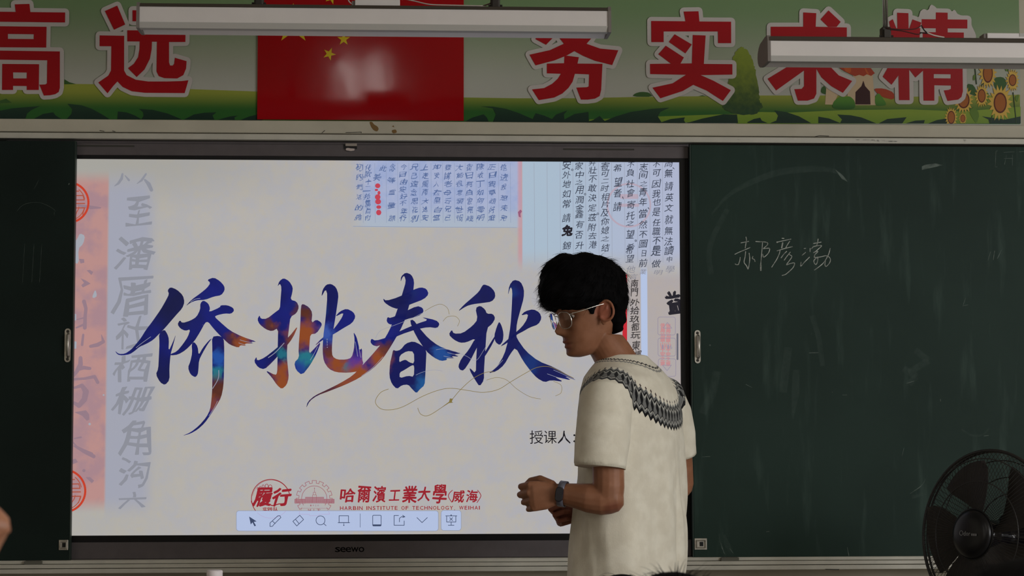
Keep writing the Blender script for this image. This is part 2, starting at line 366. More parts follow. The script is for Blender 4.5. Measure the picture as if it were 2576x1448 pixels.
# sunflowers, one part each
petal = cmat('banner_petal', L(206, 168, 74)); core = cmat('banner_core', L(160, 92, 36)); coreb = cmat('banner_core_rim', L(92, 40, 24))
leafm = cmat('banner_sunleaf', L(92, 122, 44)); darkm = cmat('banner_sun_dark', L(40, 62, 28))
f = Flat(BY-.0014, PD)
for p in ([(2112, 590), (2130, 780)], [(2420, 595), (2425, 660)], [(2470, 860), (2500, 1145)], [(2290, 1000), (2260, 1145)], [(2200, 760), (2150, 830)]): f.stroke(p, 9)
f.build('flower_stem', darkm, ban)
f = Flat(BY-.0015, PD)
for p in ([(2060, 1030), (2110, 985), (2160, 1060), (2130, 1150), (2085, 1090)], [(2100, 700), (2120, 690), (2118, 740), (2098, 750)], [(2370, 595), (2425, 600), (2415, 680)], [(2210, 850), (2250, 870), (2235, 960), (2205, 930)], [(2480, 900), (2530, 870), (2510, 960)]): f.poly(p, smooth=1)
f.build('flower_leaf', leafm, ban)
for cx, cy, ri, ryi, ro, ryo in ((2235, 680, 42, 82, 88, 150), (2465, 745, 32, 50, 66, 112), (2178, 890, 33, 58, 68, 112), (2350, 955, 55, 88, 118, 172), (2010, 930, 50, 70, 95, 130), (1895, 1090, 32, 56, 62, 102), (2003, 1100, 21, 33, 40, 60)):
    f = Flat(BY-.0017, PD); n = 18; pts = []
    for i in range(2*n):
        a = math.pi*i/n+.1; k = 1.0 if i % 2 else .68; k *= 1+.06*math.sin(i*5.3); pts.append((cx+ro*k*math.cos(a), cy+ryo*k*math.sin(a)))
    pts = [(x, min(y, 1147)) for x, y in pts]
    f.poly(pts); o = f.build('sunflower', petal, ban)
    g = Flat(BY-.0019, PD); g.disc((cx, cy), ri*1.12, 20, ryi*1.1); g.build('seed_rim', coreb, o)
    g = Flat(BY-.0021, PD); g.disc((cx, cy), ri*.9, 20, ryi*.92); g.build('seed_head', core, o)
# slogan characters
CH = [
 (PA, [([(145, 42), (288, 38), (298, 122), (155, 122)],), ([(-210, 112), (638, 122), (637, 220), (-210, 210)],),
       ([(-47, 256), (456, 262), (453, 465), (-47, 462)], [(78, 332), (331, 335), (330, 382), (78, 380)]),
       ([(-165, 493), (586, 503), (586, 860), (575, 900), (540, 922), (490, 932), (430, 935), (385, 828), (445, 826), (460, 815), (463, 590), (-45, 583), (-45, 940), (-165, 940)],),
       ([(22, 625), (383, 628), (380, 880), (262, 880), (262, 842), (128, 840), (128, 880), (20, 880)], [(128, 708), (263, 710), (262, 767), (130, 767)])]),
 (PA, [([(1027, 108), (1148, 55), (1226, 240), (1117, 291)],), ([(1298, 100), (1765, 104), (1765, 210), (1298, 208)],),
       ([(1246, 296), (1817, 301), (1815, 411), (1655, 411), (1655, 610), (1665, 640), (1690, 642), (1705, 625), (1712, 565), (1827, 598), (1822, 670), (1795, 735), (1735, 768), (1610, 765), (1555, 745), (1533, 700), (1537, 408), (1488, 408), (1485, 480), (1468, 575), (1415, 680), (1338, 754), (1253, 667), (1310, 625), (1352, 560), (1366, 480), (1368, 406), (1246, 405)],),
       ([(976, 346), (1216, 350), (1215, 690), (1240, 735), (1330, 780), (1450, 797), (1640, 797), (1780, 793), (1845, 785), (1808, 911), (1420, 908), (1290, 893), (1200, 850), (1150, 797), (1110, 840), (1053, 913), (962, 807), (1060, 740), (1087, 690), (1090, 453), (975, 452)],)]),
 (PC, [([(600, 180), (540, 240), (415, 382), (520, 438), (623, 335), (695, 428), (560, 490), (358, 535), (418, 640), (600, 592), (725, 542), (798, 500), (880, 545), (1000, 595), (1168, 637), (1228, 492), (1050, 475), (917, 428), (960, 380), (1010, 300), (1050, 215), (690, 215), (720, 180)], [(720, 296), (798, 358), (860, 296)]),
       ([(728, 545), (842, 560), (828, 622), (1073, 624), (1060, 880), (1045, 940), (1000, 965), (930, 975), (862, 975), (817, 857), (920, 853), (938, 845), (942, 728), (803, 722), (780, 800), (740, 860), (680, 915), (600, 955), (450, 980), (382, 875), (500, 862), (580, 820), (635, 770), (665, 722), (528, 718), (528, 622), (697, 618), (700, 548)],)]),
 (PC, [([(1868, 113), (2013, 110), (2022, 210), (2332, 212), (2333, 422), (2205, 422), (2203, 308), (1672, 308), (1672, 412), (1552, 412), (1550, 205), (1885, 208)],), ([(1780, 335), (1948, 435), (1885, 522), (1722, 410)],), ([(1693, 447), (1870, 562), (1835, 625), (1745, 625), (1620, 530)],),
       ([(1957, 342), (2083, 347), (2065, 625), (2345, 628), (2345, 730), (2035, 735), (2160, 790), (2330, 882), (2252, 988), (2090, 885), (1962, 830), (1860, 890), (1640, 962), (1562, 858), (1760, 815), (1890, 732), (1540, 725), (1538, 625), (1948, 620)],)]),
 (PD, [([(755, 97), (868, 203), (830, 250), (752, 250), (680, 180)],), ([(520, 115), (641, 122), (635, 248), (925, 255), (925, 345), (218, 345), (218, 248), (520, 248)],),
       ([(518, 300), (642, 300), (642, 500), (820, 440), (860, 490), (757, 605), (850, 700), (975, 752), (888, 862), (780, 800), (690, 720), (642, 640), (642, 870), (620, 915), (560, 935), (470, 935), (437, 828), (505, 825), (527, 800), (527, 655), (268, 840), (188, 732), (430, 585), (350, 580), (300, 500), (420, 440), (518, 520)],)]),
 (PD, [([(1318, 200), (1352, 178), (1390, 275), (1330, 280)],), ([(1535, 180), (1618, 210), (1590, 280), (1500, 280)],), ([(1330, 262), (1608, 262), (1600, 360), (1330, 360)],), ([(1392, 118), (1497, 122), (1508, 930), (1410, 930)],),
       ([(1345, 560), (1258, 712), (1340, 787), (1420, 680), (1420, 560)],), ([(1500, 575), (1500, 640), (1562, 720), (1640, 650), (1560, 560)],),
       ([(1752, 115), (1862, 118), (1862, 480), (1752, 480)],), ([(1620, 178), (2045, 182), (2045, 265), (1620, 262)],), ([(1630, 298), (2012, 302), (2012, 370), (1630, 370)],), ([(1600, 420), (2060, 420), (2060, 490), (1600, 490)],),
       ([(1632, 560), (2000, 565), (2003, 850), (1990, 900), (1960, 925), (1860, 938), (1825, 840), (1870, 835), (1892, 825), (1892, 795), (1738, 792), (1738, 935), (1637, 935)], [(1733, 592), (1890, 592), (1890, 632), (1733, 632)], [(1733, 688), (1890, 690), (1890, 728), (1733, 726)])]),
]
red = cmat('slogan_red', L(160, 4, 18), .35); whit = cmat('slogan_outline', L(190, 182, 178), .36)
for k, (T, polys) in enumerate(CH):
    g = Flat(BY-.0022, T); g.step = 7e-6
    for loops in polys:
        g.poly(loops[0]); g.stroke(loops[0], 2*40*T[2]/3.892, closed=True)
    if k == 5: g.poly([(1590, 240), (1600, 110), (1640, 80), (1680, 100), (1705, 38), (1745, 60), (1765, 85), (1850, 80), (1900, 110), (1925, 85), (1960, 140), (2070, 150), (2080, 230), (2125, 320), (2125, 360), (1600, 360)], smooth=1)
    g.build('character_outline', whit, ban)
    f = Flat(BY-.0036, T); f.step = 7e-6
    for loops in polys: f.poly(loops[0], loops[1:])
    f.build('character', red, ban)
# ---------------------------------------------------------------- flag poster
flag = thing('flag_poster', 'red flag poster with yellow stars pasted over the middle of the banner', 'poster', (at(906, 200, 0).x, 0, 2.3))
b = MB(); p0 = at(647, 303, -.008); p1 = at(1166.5, 305.5, -.008); b.box(p0.x, p1.x, -.0095, -.003, zat(304.6, -.008), p0.z+.385)
fr = NT('flag_red'); fr.b.inputs['Base Color'].default_value = L(154, 2, 12); fr.b.inputs['Roughness'].default_value = .09; fr.b.inputs['Specular IOR Level'].default_value = .28
hb = fr.math('ADD', fr.math('MULTIPLY', fr.noise(9, 2), 1.0), fr.math('MULTIPLY', fr.noise(160, 3), .05))
bn = fr.add('ShaderNodeBump', {'Strength': .22, 'Distance': .0015, 'Height': hb}); fr.l.new(bn.outputs[0], fr.b.inputs['Normal'])
b.build('sheet', fr.m, flag)
ym = cmat('flag_yellow', L(206, 180, 30), .3)
for cx, cy, R_, a0 in ((738, 60, 52, 0), (834, -6, 17.5, 22), (868, 45, 17, 44), (864.6, 98.5, 17, 0), (828.3, 135.7, 17, 23)):
    f = Flat(-.0102); f.poly([(cx+(R_ if i % 2 == 0 else R_*.382)*math.sin(math.radians(a0+36*i)), cy-(R_ if i % 2 == 0 else R_*.382)*math.cos(math.radians(a0+36*i))) for i in range(10)])
    f.build('star', ym, flag)
# ---------------------------------------------------------------- interactive display
YS = -0.08
pr = at(1708.5, 408.4, YS); pb = at(1714.6, 1339.8, YS)
XS1 = (pr.x+pb.x)/2; XS0 = XS1-1.895; ZS1 = pr.z; ZS0 = pb.z
tv = thing('interactive_display', 'large lit interactive display between two sliding chalkboards, showing a beige title slide', 'display', ((XS0+XS1)/2, 0, ZS0))
bw = at(1738, 900, YS).x-XS1
b = MB(); b.box(XS0-bw, XS1+bw, -0.078, -0.022, ZS0-.075, ZS1+.06, .004); b.build('back_shell', M['black'], tv)
b = MB(); yb = YS-.006
zt = zat(396.3, yb); zb = zat(1358.5, yb)
b.box(XS0-bw*.6, XS1, yb, -.07, ZS1, zt); b.box(XS0-bw*.6, XS1, yb, -.07, zb, ZS0); b.box(XS1, XS1+bw*.55, yb, -.07, zb, zt); b.box(XS0-bw*.55, XS0, yb, -.07, zb, zt)
b.build('bezel', M['tvblack'], tv)
for a_, b_ in ((XS1+bw*.55, XS1+bw), (XS0-bw, XS0-bw*.55)): b = MB(); b.box(a_, b_, yb+.004, -.07, ZS0-.07, zt+.002, .0015); b.build('side_trim', M['tvblack'], tv)
b = MB(); b.box(XS0-bw, XS1+bw-.004, yb-.003, -.07, zt, zat(366, yb), .0015); b.box(XS0-bw, XS1+bw-.004, yb+.002, -.07, zat(366, yb), zat(359.5, yb), .001)
b.build('frame_top', M['tvgrey'], tv)
b = MB(); b.box(XS0-bw, XS1+bw-.004, yb-.003, -.07, zat(1400.5, yb), zb, .0015); b.build('frame_bottom', M['tvgrey'], tv)
for x0, x1, y in ((180, 337, 366.5), (1418, 1594, 375.0)):
    f = Flat(yb-.0034); f.stroke([(x0, y), (x1, y+(x1-x0)*.006)], 4.0); f.build('speaker_slot', M['groove'], tv)
f = Flat(yb-.0034); f.T = (820, 340, 4.763); f.poly([(208, 108), (250, 112), (250, 120), (330, 120), (345, 110), (374, 110), (372, 166), (355, 168), (345, 155), (250, 155), (235, 165), (208, 160)])
o = f.build('camera_recess', M['tvblack'], tv)
b = MB(); p0 = at(869, 364, yb); p1 = at(898, 372, yb); b.box(p0.x, p1.x, yb-.010, yb-.0036, zat(371, yb), zat(364, yb), .001); o2 = b.build('camera_clip', mat('clip_white', L(150, 140, 130), .5), tv)
f = Flat(yb-.0105); f.T = (820, 340, 4.763); f.poly([(238, 158), (262, 150), (300, 158), (340, 160), (345, 182), (300, 190), (262, 184), (240, 180)], smooth=1); f.build('paper_scrap', mat('scrap_white', L(190, 176, 170), .8), tv)
f = Flat(yb-.0036)
x = 843
for ch, w, h in (('s', 12.5, 12.6), ('e', 13.5, 12.6), ('e', 13.5, 12.6), ('w', 18.5, 12.2), ('o', 14, 12.6)):
    f.glyph(ch, x+w/2, 1381.6-(x-843)*.004, w, h, bold=.012); x += w+.3
f.build('brand_lettering', M['tvblack'], tv)
# ---- slide: one emissive sheet, its printed fields defined in the material by position
sl = NT('slide_picture'); X, _, Z = sl.xyz()
def wx(px, py=870): return at(px, py, YS).x
def wz(py, px=1000): return at(px, py, YS).z
n1 = sl.noise(20, 5, rough=.65); n2 = sl.noise(60, 5, rough=.75); n3 = sl.noise(3.2, 2)
bg = sl.mix(sl.ss(n1, .3, .7), L(173, 172, 177), L(180, 175, 168))
bg = sl.mix(sl.ss(n2, .5, .75, 0, .45), bg, L(184, 174, 150))
bg = sl.mix(sl.math('MULTIPLY', sl.ss(Z, wz(560), wz(405)), sl.ss(X, wx(1000), wx(180), 0, .8)), bg, L(152, 150, 143))
bg = sl.mix(sl.ss(X, wx(640), wx(180), 0, .5), bg, L(170, 168, 160))
def field(x0, x1, y0, y1, fx0, fx1, fy0, fy1):
    m = sl.math('MULTIPLY', sl.ss(X, wx(x0-fx0, (y0+y1)/2), wx(x0+fx0, (y0+y1)/2)), sl.ss(X, wx(x1+fx1, (y0+y1)/2), wx(x1-fx1, (y0+y1)/2)))
    n = sl.math('MULTIPLY', sl.ss(Z, wz(y0-fy0), wz(y0+fy0)), sl.ss(Z, wz(y1+fy1), wz(y1-fy1)))
    return sl.math('MULTIPLY', m, n)
bg = sl.mix(sl.math('MULTIPLY', field(268, 378, 455, 1275, 2, 26, 40, 35), .85), bg, L(158, 161, 178))
bg = sl.mix(sl.math('MULTIPLY', field(272, 385, 560, 1000, 2, 26, 80, 80), .25), bg, L(160, 164, 182))
pink = sl.mix(sl.ss(sl.noise(16, 4), .4, .65), L(184, 138, 134), L(166, 130, 138))
bg = sl.mix(sl.math('MULTIPLY', field(100, 268.5, 450, 1268, 2, 4, 22, 22), .95), bg, pink)
# writing paper of the two letters
b1 = sl.mix(sl.ss(n1, .35, .65), L(150, 165, 205), L(164, 174, 206)); b1 = sl.mix(sl.ss(Z, wz(500), wz(572)), b1, L(168, 180, 196))
bg = sl.mix(sl.math('MULTIPLY', field(905, 1312, 380, 571, 32, 1, 5, 2), .95), bg, b1)
bg = sl.mix(sl.math('MULTIPLY', field(1303, 1314, 380, 660, 4, 1, 5, 28), .7), bg, L(196, 142, 148))
b2 = sl.mix(sl.ss(X, wx(1330), wx(1700)), L(166, 186, 204), L(172, 180, 206))
bg = sl.mix(sl.math('MULTIPLY', field(1314, 1760, 380, 655, 1.5, 4, 5, 36), .95), bg, b2)
bg = sl.mix(sl.math('MULTIPLY', field(1540, 1760, 690, 1100, 4, 4, 16, 40), .6), bg, L(172, 160, 158))
bg = sl.mix(sl.math('MULTIPLY', field(1612.5, 1629, 675, 1000, 1.5, 1.5, 12, 20), .95), bg, L(178, 194, 226))
bg = sl.mix(sl.math('MULTIPLY', field(1655, 1760, 975, 1030, 20, 4, 10, 10), .5), bg, L(190, 168, 184))
bg = sl.mix(sl.math('MULTIPLY', field(1560, 1760, 1040, 1345, 20, 4, 20, 10), .5), bg, L(176, 176, 196))
sl.b.inputs['Base Color'].default_value = (.004, .004, .004, 1); sl.b.inputs['Roughness'].default_value = .35; sl.b.inputs['Specular IOR Level'].default_value = .12
sl.set(sl.b.inputs['Emission Color'], bg); sl.b.inputs['Emission Strength'].default_value = 1.0
mesh('screen', [(XS0, YS, ZS0), (XS1, YS, ZS0), (XS1, YS, ZS1), (XS0, YS, ZS1)], [(0, 1, 2, 3)], sl.m, tv)
scr = [o for o in COL.objects if o.name == 'screen'][0]
def lay(i): return YS-.0004-.0002*i
def E(name, r, g, b_): return emat(name, L(r, g, b_))
ROOT = tv
# left strip ghosts
f = Flat(lay(0)); A = (0, 340, 5.134)
gray = E('ghost_grey', 140, 142, 152)
for i, (ch, cx, cy, w, h) in enumerate((('至', 349, 531, 62, 72), ('潘', 338, 640, 92, 82), ('厝', 336, 745, 92, 96), ('社', 331, 836, 78, 76), ('栖', 334, 925, 94, 64), ('栅', 337, 1007, 96, 66), ('角', 343, 1100, 74, 86), ('沟', 340, 1190, 76, 72), ('六', 334, 1258, 74, 40))):
    f.glyph(ch, cx, cy, w, h, bold=.010, shear=.16, rot=-.05, wob=.16, seed=i)
f.T = A
f.stroke([(1480, 655), (1530, 620), (1570, 560), (1582, 500)], [10, 32, 38, 26]).stroke([(1615, 520), (1665, 580)], [12, 30]).stroke([(1885, 500), (1830, 580), (1770, 625)], [24, 30, 8]).stroke([(1870, 575), (1920, 630), (1955, 705)], [26, 52, 46])
f.build('slide_print', gray, ROOT)
f = Flat(lay(0)); pk = E('ghost_mauve', 148, 122, 134)
f.T = (0, 860, 5.134)
f.stroke([(1040, 205), (1040, 290), (990, 380), (930, 460)], [50, 62, 50, 30]).stroke([(1000, 360), (1080, 330), (1160, 340)], [30, 50, 40]).stroke([(960, 480), (1100, 470), (1220, 445), (1262, 520)], [30, 34, 44, 44]).stroke([(960, 590), (1060, 560), (1110, 640), (1090, 740), (1020, 820), (930, 770)], [30, 50, 78, 72, 60, 30])
f.poly([(960, 905), (1110, 880), (1150, 930), (1155, 1000), (1120, 1015), (1060, 950)]).stroke([(925, 1270), (990, 1350), (1080, 1400), (1190, 1440)], [14, 26, 40, 30]).stroke([(960, 1245), (1045, 1228)], [14, 26])
f.T = (0, 600, 5.134)
f.poly([(1120, 410), (1160, 402), (1205, 430), (1180, 470)]).poly([(1040, 510), (1110, 540), (1170, 580), (1070, 630), (1050, 600), (1085, 570)]).stroke([(1085, 810), (1110, 900), (1100, 1000), (1095, 1150)], [50, 44, 44, 50]).stroke([(990, 1045), (1090, 1020)], [12, 20]).stroke([(985, 1150), (1080, 1110)], [20, 30]).stroke([(1075, 1240), (1060, 1370)], [30, 34]).stroke([(1170, 1390), (1260, 1370), (1335, 1330), (1310, 1240)], [40, 52, 44, 8]).poly([(1020, 260), (1085, 265), (1090, 310), (1040, 320)])
f.T = (0, 340, 5.134); f.poly([(1000, 890), (1160, 905), (1310, 930), (1300, 945), (1170, 955), (1000, 915)])
f.T = (0, 1120, 4.414); f.stroke([(820, 5), (930, 70), (1040, 120)], [14, 30, 44]).poly([(785, 160), (840, 145), (865, 185), (790, 215)]).disc((932, 278), 18).poly([(950, 350), (1000, 350), (1045, 390), (1020, 418), (985, 385)])
f.build('slide_print', pk, ROOT)
f = Flat(lay(0)); f.T = (0, 600, 5.134)
f.poly([(930, 80), (1000, 0), (1030, -70), (1100, -40), (1075, 70), (1010, 130), (1020, 330), (930, 300)], smooth=1).poly([(1232, 650), (1255, 740), (1215, 768), (1188, 755)], smooth=1).poly([(940, 960), (985, 975), (985, 1050), (940, 1070)]).poly([(940, 1320), (990, 1330), (985, 1420), (940, 1420)])
f.T = (0, 860, 5.134); f.disc((1158, 1058), 16).disc((1338, 683), 12)
f.build('slide_print', E('ghost_pale', 162, 166, 176), ROOT)
seal = E('seal_red', 196, 62, 40)
for cx, cy, r in ((172, 509, 53), (161.5, 1234, 55.5)):
    f = Flat(lay(1)); f.ring((cx, cy), r-2.5, 5.5, 64)
    f.build('slide_print', seal, ROOT)
    f = Flat(lay(1)); f.ring((cx, cy), r*.79, 2.2, 24, -.9, -.2); f.ring((cx, cy+8), r*.5, 2.4, 20, .1, 1.5); f.ring((cx, cy+4), r*.78, 2.2, 24, .25, 1.2)
    for dy, w in ((-38, 18), (-28, 26), (-17, 37), (-6, 40), (3, 41), (14, 42)): f.stroke([(cx, cy+dy), (cx+w, cy+dy-.5)], 2.8)
    f.stroke([(cx+37, cy-17), (cx+40, cy-6)], 2.4).stroke([(cx+41, cy+14), (cx+36, cy+30)], 2.4).stroke([(cx+4, cy+28), (cx+20, cy+27), (cx+16, cy+36)], 3)
    f.build('slide_print', E('seal_red_soft', 172, 84, 66), ROOT)
# first letter, ruled blue writing
f = Flat(lay(0)); lx = lambda z: 820+z/4.763
for z in (445, 587, 722, 860, 995, 1125, 1260, 1400, 1540, 1670, 1800, 1935, 2070, 2210): f.stroke([(lx(z)-.5, 410), (lx(z)+.6, 560)], .8, cap=False)
f.stroke([(888, 569), (1100, 571), (1300, 572)], 1.2, cap=False)
f.build('slide_print', E('ruled_line', 138, 150, 178), ROOT)
f = Flat(lay(1)); cols = ((395, '初的們活的雅', 18), (500, '化款十二拾萬百付', 18), (615, '美', 0), (690, '此', 0), (790, '念等章量請', 18), (925, '今日由安好不年行', 19), (1060, '兄已遠念思花別', 20), (1190, '上走風雨大進安', 19), (1330, '如安人在里自當', 19), (1460, '雖謀老母云兄己', 19), (1600, '大能很意頭世街', 19), (1720, '街日有自恨無錢', 19), (1850, '陳收丁如何零明', 20), (1990, '正日親意頭好誰', 20), (2130, '他进我想未完', 20))
rr = random.Random(5)
for z, s_, st in cols:
    n = len(s_); y = 420 if st else (445 if z == 615 else 424)
    for k, ch in enumerate(s_):
        f.glyph(ch, lx(z)+rr.uniform(-1.5, 1.5), y+rr.uniform(-1, 1), 16+rr.uniform(-2, 3), 15+rr.uniform(-2, 2), bold=.008, shear=.2, rot=rr.uniform(-.14, .06), wob=.24, seed=int(z)+k); y += (128/(n-1)) if n > 1 else 18
f.build('slide_print', E('ink_blue', 88, 108, 154), ROOT)
f = Flat(lay(2)); f.T = (820, 340, 4.763)
for c, r, ry in (((620, 605), 32, 30), ((605, 655), 20, 14), ((635, 690), 18, 24), ((620, 740), 34, 34), ((625, 795), 36, 34), ((632, 860), 30, 22), ((632, 925), 32, 34)): f.disc(c, r, 9, ry)
f.build('slide_print', E('stamp_red', 190, 66, 84), ROOT)
f = Flat(lay(2)); f.T = (820, 340, 4.763); f.poly([(2300, 920), (2330, 890), (2350, 910), (2330, 940), (2335, 985), (2310, 975)]).build('slide_print', E('mark_mauve', 150, 90, 120), ROOT)
# second letter
f = Flat(lay(0)); mx = lambda z: 1280+z/5.134
for z in (328, 495, 662, 828, 992, 1160, 1328, 1495, 1660, 1820, 1985): f.stroke([(mx(z)-.3, 409), (mx(z)+1.3, 660)], .9, cap=False)
f.build('slide_print', E('ruled_line_two', 150, 156, 172), ROOT)
f = Flat(lay(0)); f.ring((1582, 516), 54, 4.5, 60); f.rrect(1560, 488, 1606, 500, 3).rrect(1556, 512, 1608, 520, 3)
f.build('slide_print', E('seal_faint', 180, 164, 180), ROOT)
f = Flat(lay(1)); ym_ = lambda z: 350+z/5.134
C2 = ((750, [('安', 335, 1.2), ('外', 460, 1), ('地', 578, 1), ('如', 705, 1), ('常', 835, 1.1), ('請', 1015, 1.1), ('錦', 1375, 1.1)]),
 (912, [('家', 345, 1), ('中', 458, .9), ('之', 555, .9), ('用', 655, 1), ('潤', 780, 1), ('金', 885, .9), ('鑫', 970, 1), ('有', 1100, 1), ('否', 1235, 1), ('升', 1370, 1)]),
 (1082, [('升', 312, .6), ('壯', 400, .9), ('不', 512, .9), ('敢', 630, 1), ('決', 755, 1), ('定', 885, 1), ('茲', 1010, 1), ('附', 1135, 1), ('去', 1245, .9), ('港', 1360, 1)]),
 (1245, [('寄', 345, 1), ('可', 440, .9), ('二', 540, .7), ('时', 635, .9), ('相', 745, 1), ('片', 840, .9), ('及', 950, 1), ('你', 1060, 1), ('媳', 1175, 1), ('之', 1285, .9), ('结', 1400, 1)]),
 (1408, [('希', 370, 1), ('望', 550, 1.2), ('者', 695, 1.1), ('請', 870, 1.2)]),
 (1573, [('不', 330, .7), ('負', 430, 1), ('社', 575, 1), ('會', 690, 1.1), ('寄', 845, 1.1), ('托', 985, 1.1), ('之', 1085, .9), ('望', 1225, 1.1), ('希', 1390, .9)]),
 (1738, [('志', 355, 1), ('间', 460, 1), ('之', 575, .9), ('青', 680, 1.1), ('年', 810, 1.1), ('當', 960, 1.1), ('然', 1100, 1.1), ('不', 1230, .9), ('圖', 1350, 1)]),
 (1908, [('不', 325, .8), ('可', 435, .9), ('因', 580, 1), ('我', 705, 1.1), ('也', 810, .9), ('是', 940, 1.1), ('任', 1075, 1), ('職', 1190, 1.1), ('不', 1310, 1), ('是', 1400, .6)]),
 (2068, [('向', 325, .7), ('無', 440, 1.1), ('請', 605, 1.2), ('英', 750, 1.1), ('文', 885, 1), ('就', 1035, 1.2), ('無', 1180, 1.1), ('法', 1320, 1.1)]))
k = 0
for z, lst in C2:
    for ch, y, s_ in lst:
        k += 1; f.glyph(ch, mx(z)+rr.uniform(-1, 1), ym_(y), 20*(1 if s_ > .85 else .9), (19 if ch not in '二之' else 14)*s_, bold=.004, shear=.22, rot=-.06, wob=.08, seed=k)
for z, y in ((820, 395), (985, 710), (1150, 962), (1640, 1310)): f.ring((mx(z), ym_(y)), 2.2, 1.4, 10)
for a, c in (((2120, 370), (2140, 385)), ((1800, 885), (1815, 905)), ((1470, 745), (1480, 775)), ((1980, 1270), (1990, 1290)), ((1955, 515), (1965, 530))): f.stroke([(mx(a[0]), ym_(a[1])), (mx(c[0]), ym_(c[1]))], [2.4, 1])
TZ = (1540, 620, 3.29); f.T = None
for ch, cx, cy, w, h in (('希', 1583, 629, 18, 20), ('望', 1585, 650, 19, 20), ('日', 1620, 637, 11, 16), ('前', 1618, 661, 20, 20), ('是', 1651, 631, 24, 24), ('做', 1651, 663, 24, 20), ('讀', 1683, 630, 24, 22), ('中', 1684, 652, 13, 14)):
    k += 1; f.glyph(ch, cx, cy, w, h, bold=.004, shear=.22, rot=-.06, wob=.08, seed=k)
f.build('slide_print', E('ink_black', 62, 68, 84), ROOT)
f = Flat(lay(1))
for ch, cx, cy, w, h in (('南', 1596, 713, 18, 20), ('門', 1596, 735, 17, 20), ('外', 1597, 760, 24, 17), ('拾', 1597, 781, 22, 20), ('玖', 1597, 802, 24, 18), ('都', 1598, 822, 20, 20), ('玩', 1599, 843, 24, 17), ('東', 1600, 869, 20, 24), ('鄉', 1605, 890, 16, 18)):
    k += 1; f.glyph(ch, cx, cy, w, h, bold=.014, shear=.15, rot=-.04, wob=.08, seed=k)
f.build('slide_print', E('ink_brown_black', 66, 62, 62), ROOT)
f = Flat(lay(1))
for ch, cx, cy, w, h in (('他', 1587, 677, 22, 18), ('業', 1618, 683, 16, 14), ('明', 1656, 685, 20, 12), ('學', 1686, 677, 22, 18), ('言', 1594, 695, 20, 14)): f.glyph(ch, cx, cy, w, h, shear=.2)
f.build('slide_print', E('ink_fading', 134, 134, 146), ROOT)
f = Flat(lay(1)); f.glyph('兔', 1427.5, 579, 25, 27, bold=.045, shear=.2, wob=.1).glyph('益', 1695, 760, 34, 56, bold=.05, shear=-.15, rot=-.1, wob=.12)
f.build('slide_print', E('ink_bold', 38, 36, 44), ROOT)
f = Flat(lay(0)); f.rect(1566, 690, 1577.5, 882); f.build('slide_print', E('paper_red', 196, 40, 52), ROOT)
# page buttons at the right edge
f = Flat(lay(0))
for ch, y in zip('信局汕頭山平安之章', range(818, 920, 12)): f.glyph(ch, 1667, y, 11, 11, bold=.05).glyph(ch, 1681, y+1, 11, 11, bold=.05)
f.build('slide_print', E('seal_column', 192, 138, 140), ROOT)
f = Flat(lay(1))
for y0, y1, x0 in ((797, 842, 1655), (850, 895, 1655.5), (902, 946, 1656)): f.rrect(x0, y0, x0+44, y1, 5, line=1.3)
f.stroke([(1679, 810.5), (1690, 825), (1668, 825)], 1.3, closed=True).stroke([(1667, 918), (1689, 918), (1678, 932)], 1.3, closed=True)
x = 1667
for ch in '1/16': f.glyph(ch, x, 872, 3.5 if ch in '1/' else 6, 11); x += 7
f.build('slide_print', E('button_line', 146, 138, 158), ROOT)
f = Flat(lay(1)); f.rrect(1702, 838, 1706.5, 905, 2); f.build('slide_print', E('scroll_grey', 98, 98, 112), ROOT)
# calligraphic title
tm = NT('title_ink'); X2, _, Z2 = tm.xyz()
c = tm.mix(tm.ss(tm.noise(5, 3), .42, .6), L(20, 24, 84), L(25, 31, 112)); c = tm.mix(tm.ss(tm.noise(9, 2), .62, .75, 0, .6), c, L(24, 58, 124))
def spot(c, px, py, r, col, s_=1.0):
    p = at(px, py, YS); d = tm.add('ShaderNodeVectorMath', {0: tm.pos(), 1: (p.x, YS, p.z)}, operation='DISTANCE').outputs['Value']
    d = tm.math('ADD', d, tm.math('MULTIPLY', tm.math('SUBTRACT', tm.noise(34, 4), .5), .07))
    return tm.mix(tm.ss(d, r/885*1.45, r/885*.25, 0, s_), c, col)
OR = L(138, 70, 36); BR = L(84, 44, 36); TE = L(36, 112, 128); VI = L(84, 50, 140); DK = L(24, 26, 58)
for a in ((440, 780, 70, DK, .8), (400, 960, 60, DK, .6), (1010, 760, 60, DK, .4), (1185, 780, 60, DK, .4),
          (590, 862, 22, BR, .9), (612, 862, 24, OR, 1), (548, 940, 16, TE, 1), (548, 985, 36, BR, 1), (535, 1015, 24, OR, .6), (548, 900, 18, L(34, 80, 160), .9),
          (680, 815, 22, BR, .9), (694, 812, 10, OR, .5), (708, 935, 28, OR, 1), (712, 965, 26, OR, 1), (740, 860, 26, BR, .9), (708, 893, 14, TE, .8),
          (766, 790, 26, BR, 1), (764, 840, 40, OR, 1), (765, 905, 24, TE, 1), (752, 925, 18, L(34, 60, 140), .9),
          (850, 910, 38, OR, 1), (875, 925, 14, TE, .9), (900, 915, 26, VI, 1), (830, 880, 22, BR, .8), (822, 840, 26, L(60, 90, 170), .8),
          (950, 905, 34, OR, 1), (915, 945, 34, OR, 1), (870, 965, 40, OR, .9), (820, 990, 40, BR, .8), (975, 880, 18, BR, .7), (1065, 965, 26, L(30, 90, 150), .8), (1110, 890, 20, L(34, 80, 150), .8)):
    c = spot(c, *a[:3], a[3], a[4])
tm.b.inputs['Base Color'].default_value = (.004, .004, .004, 1); tm.set(tm.b.inputs['Emission Color'], c); tm.b.inputs['Emission Strength'].default_value = 1.0; tm.m.cycles.emission_sampling = 'NONE'; tm.b.inputs['Specular IOR Level'].default_value = .12
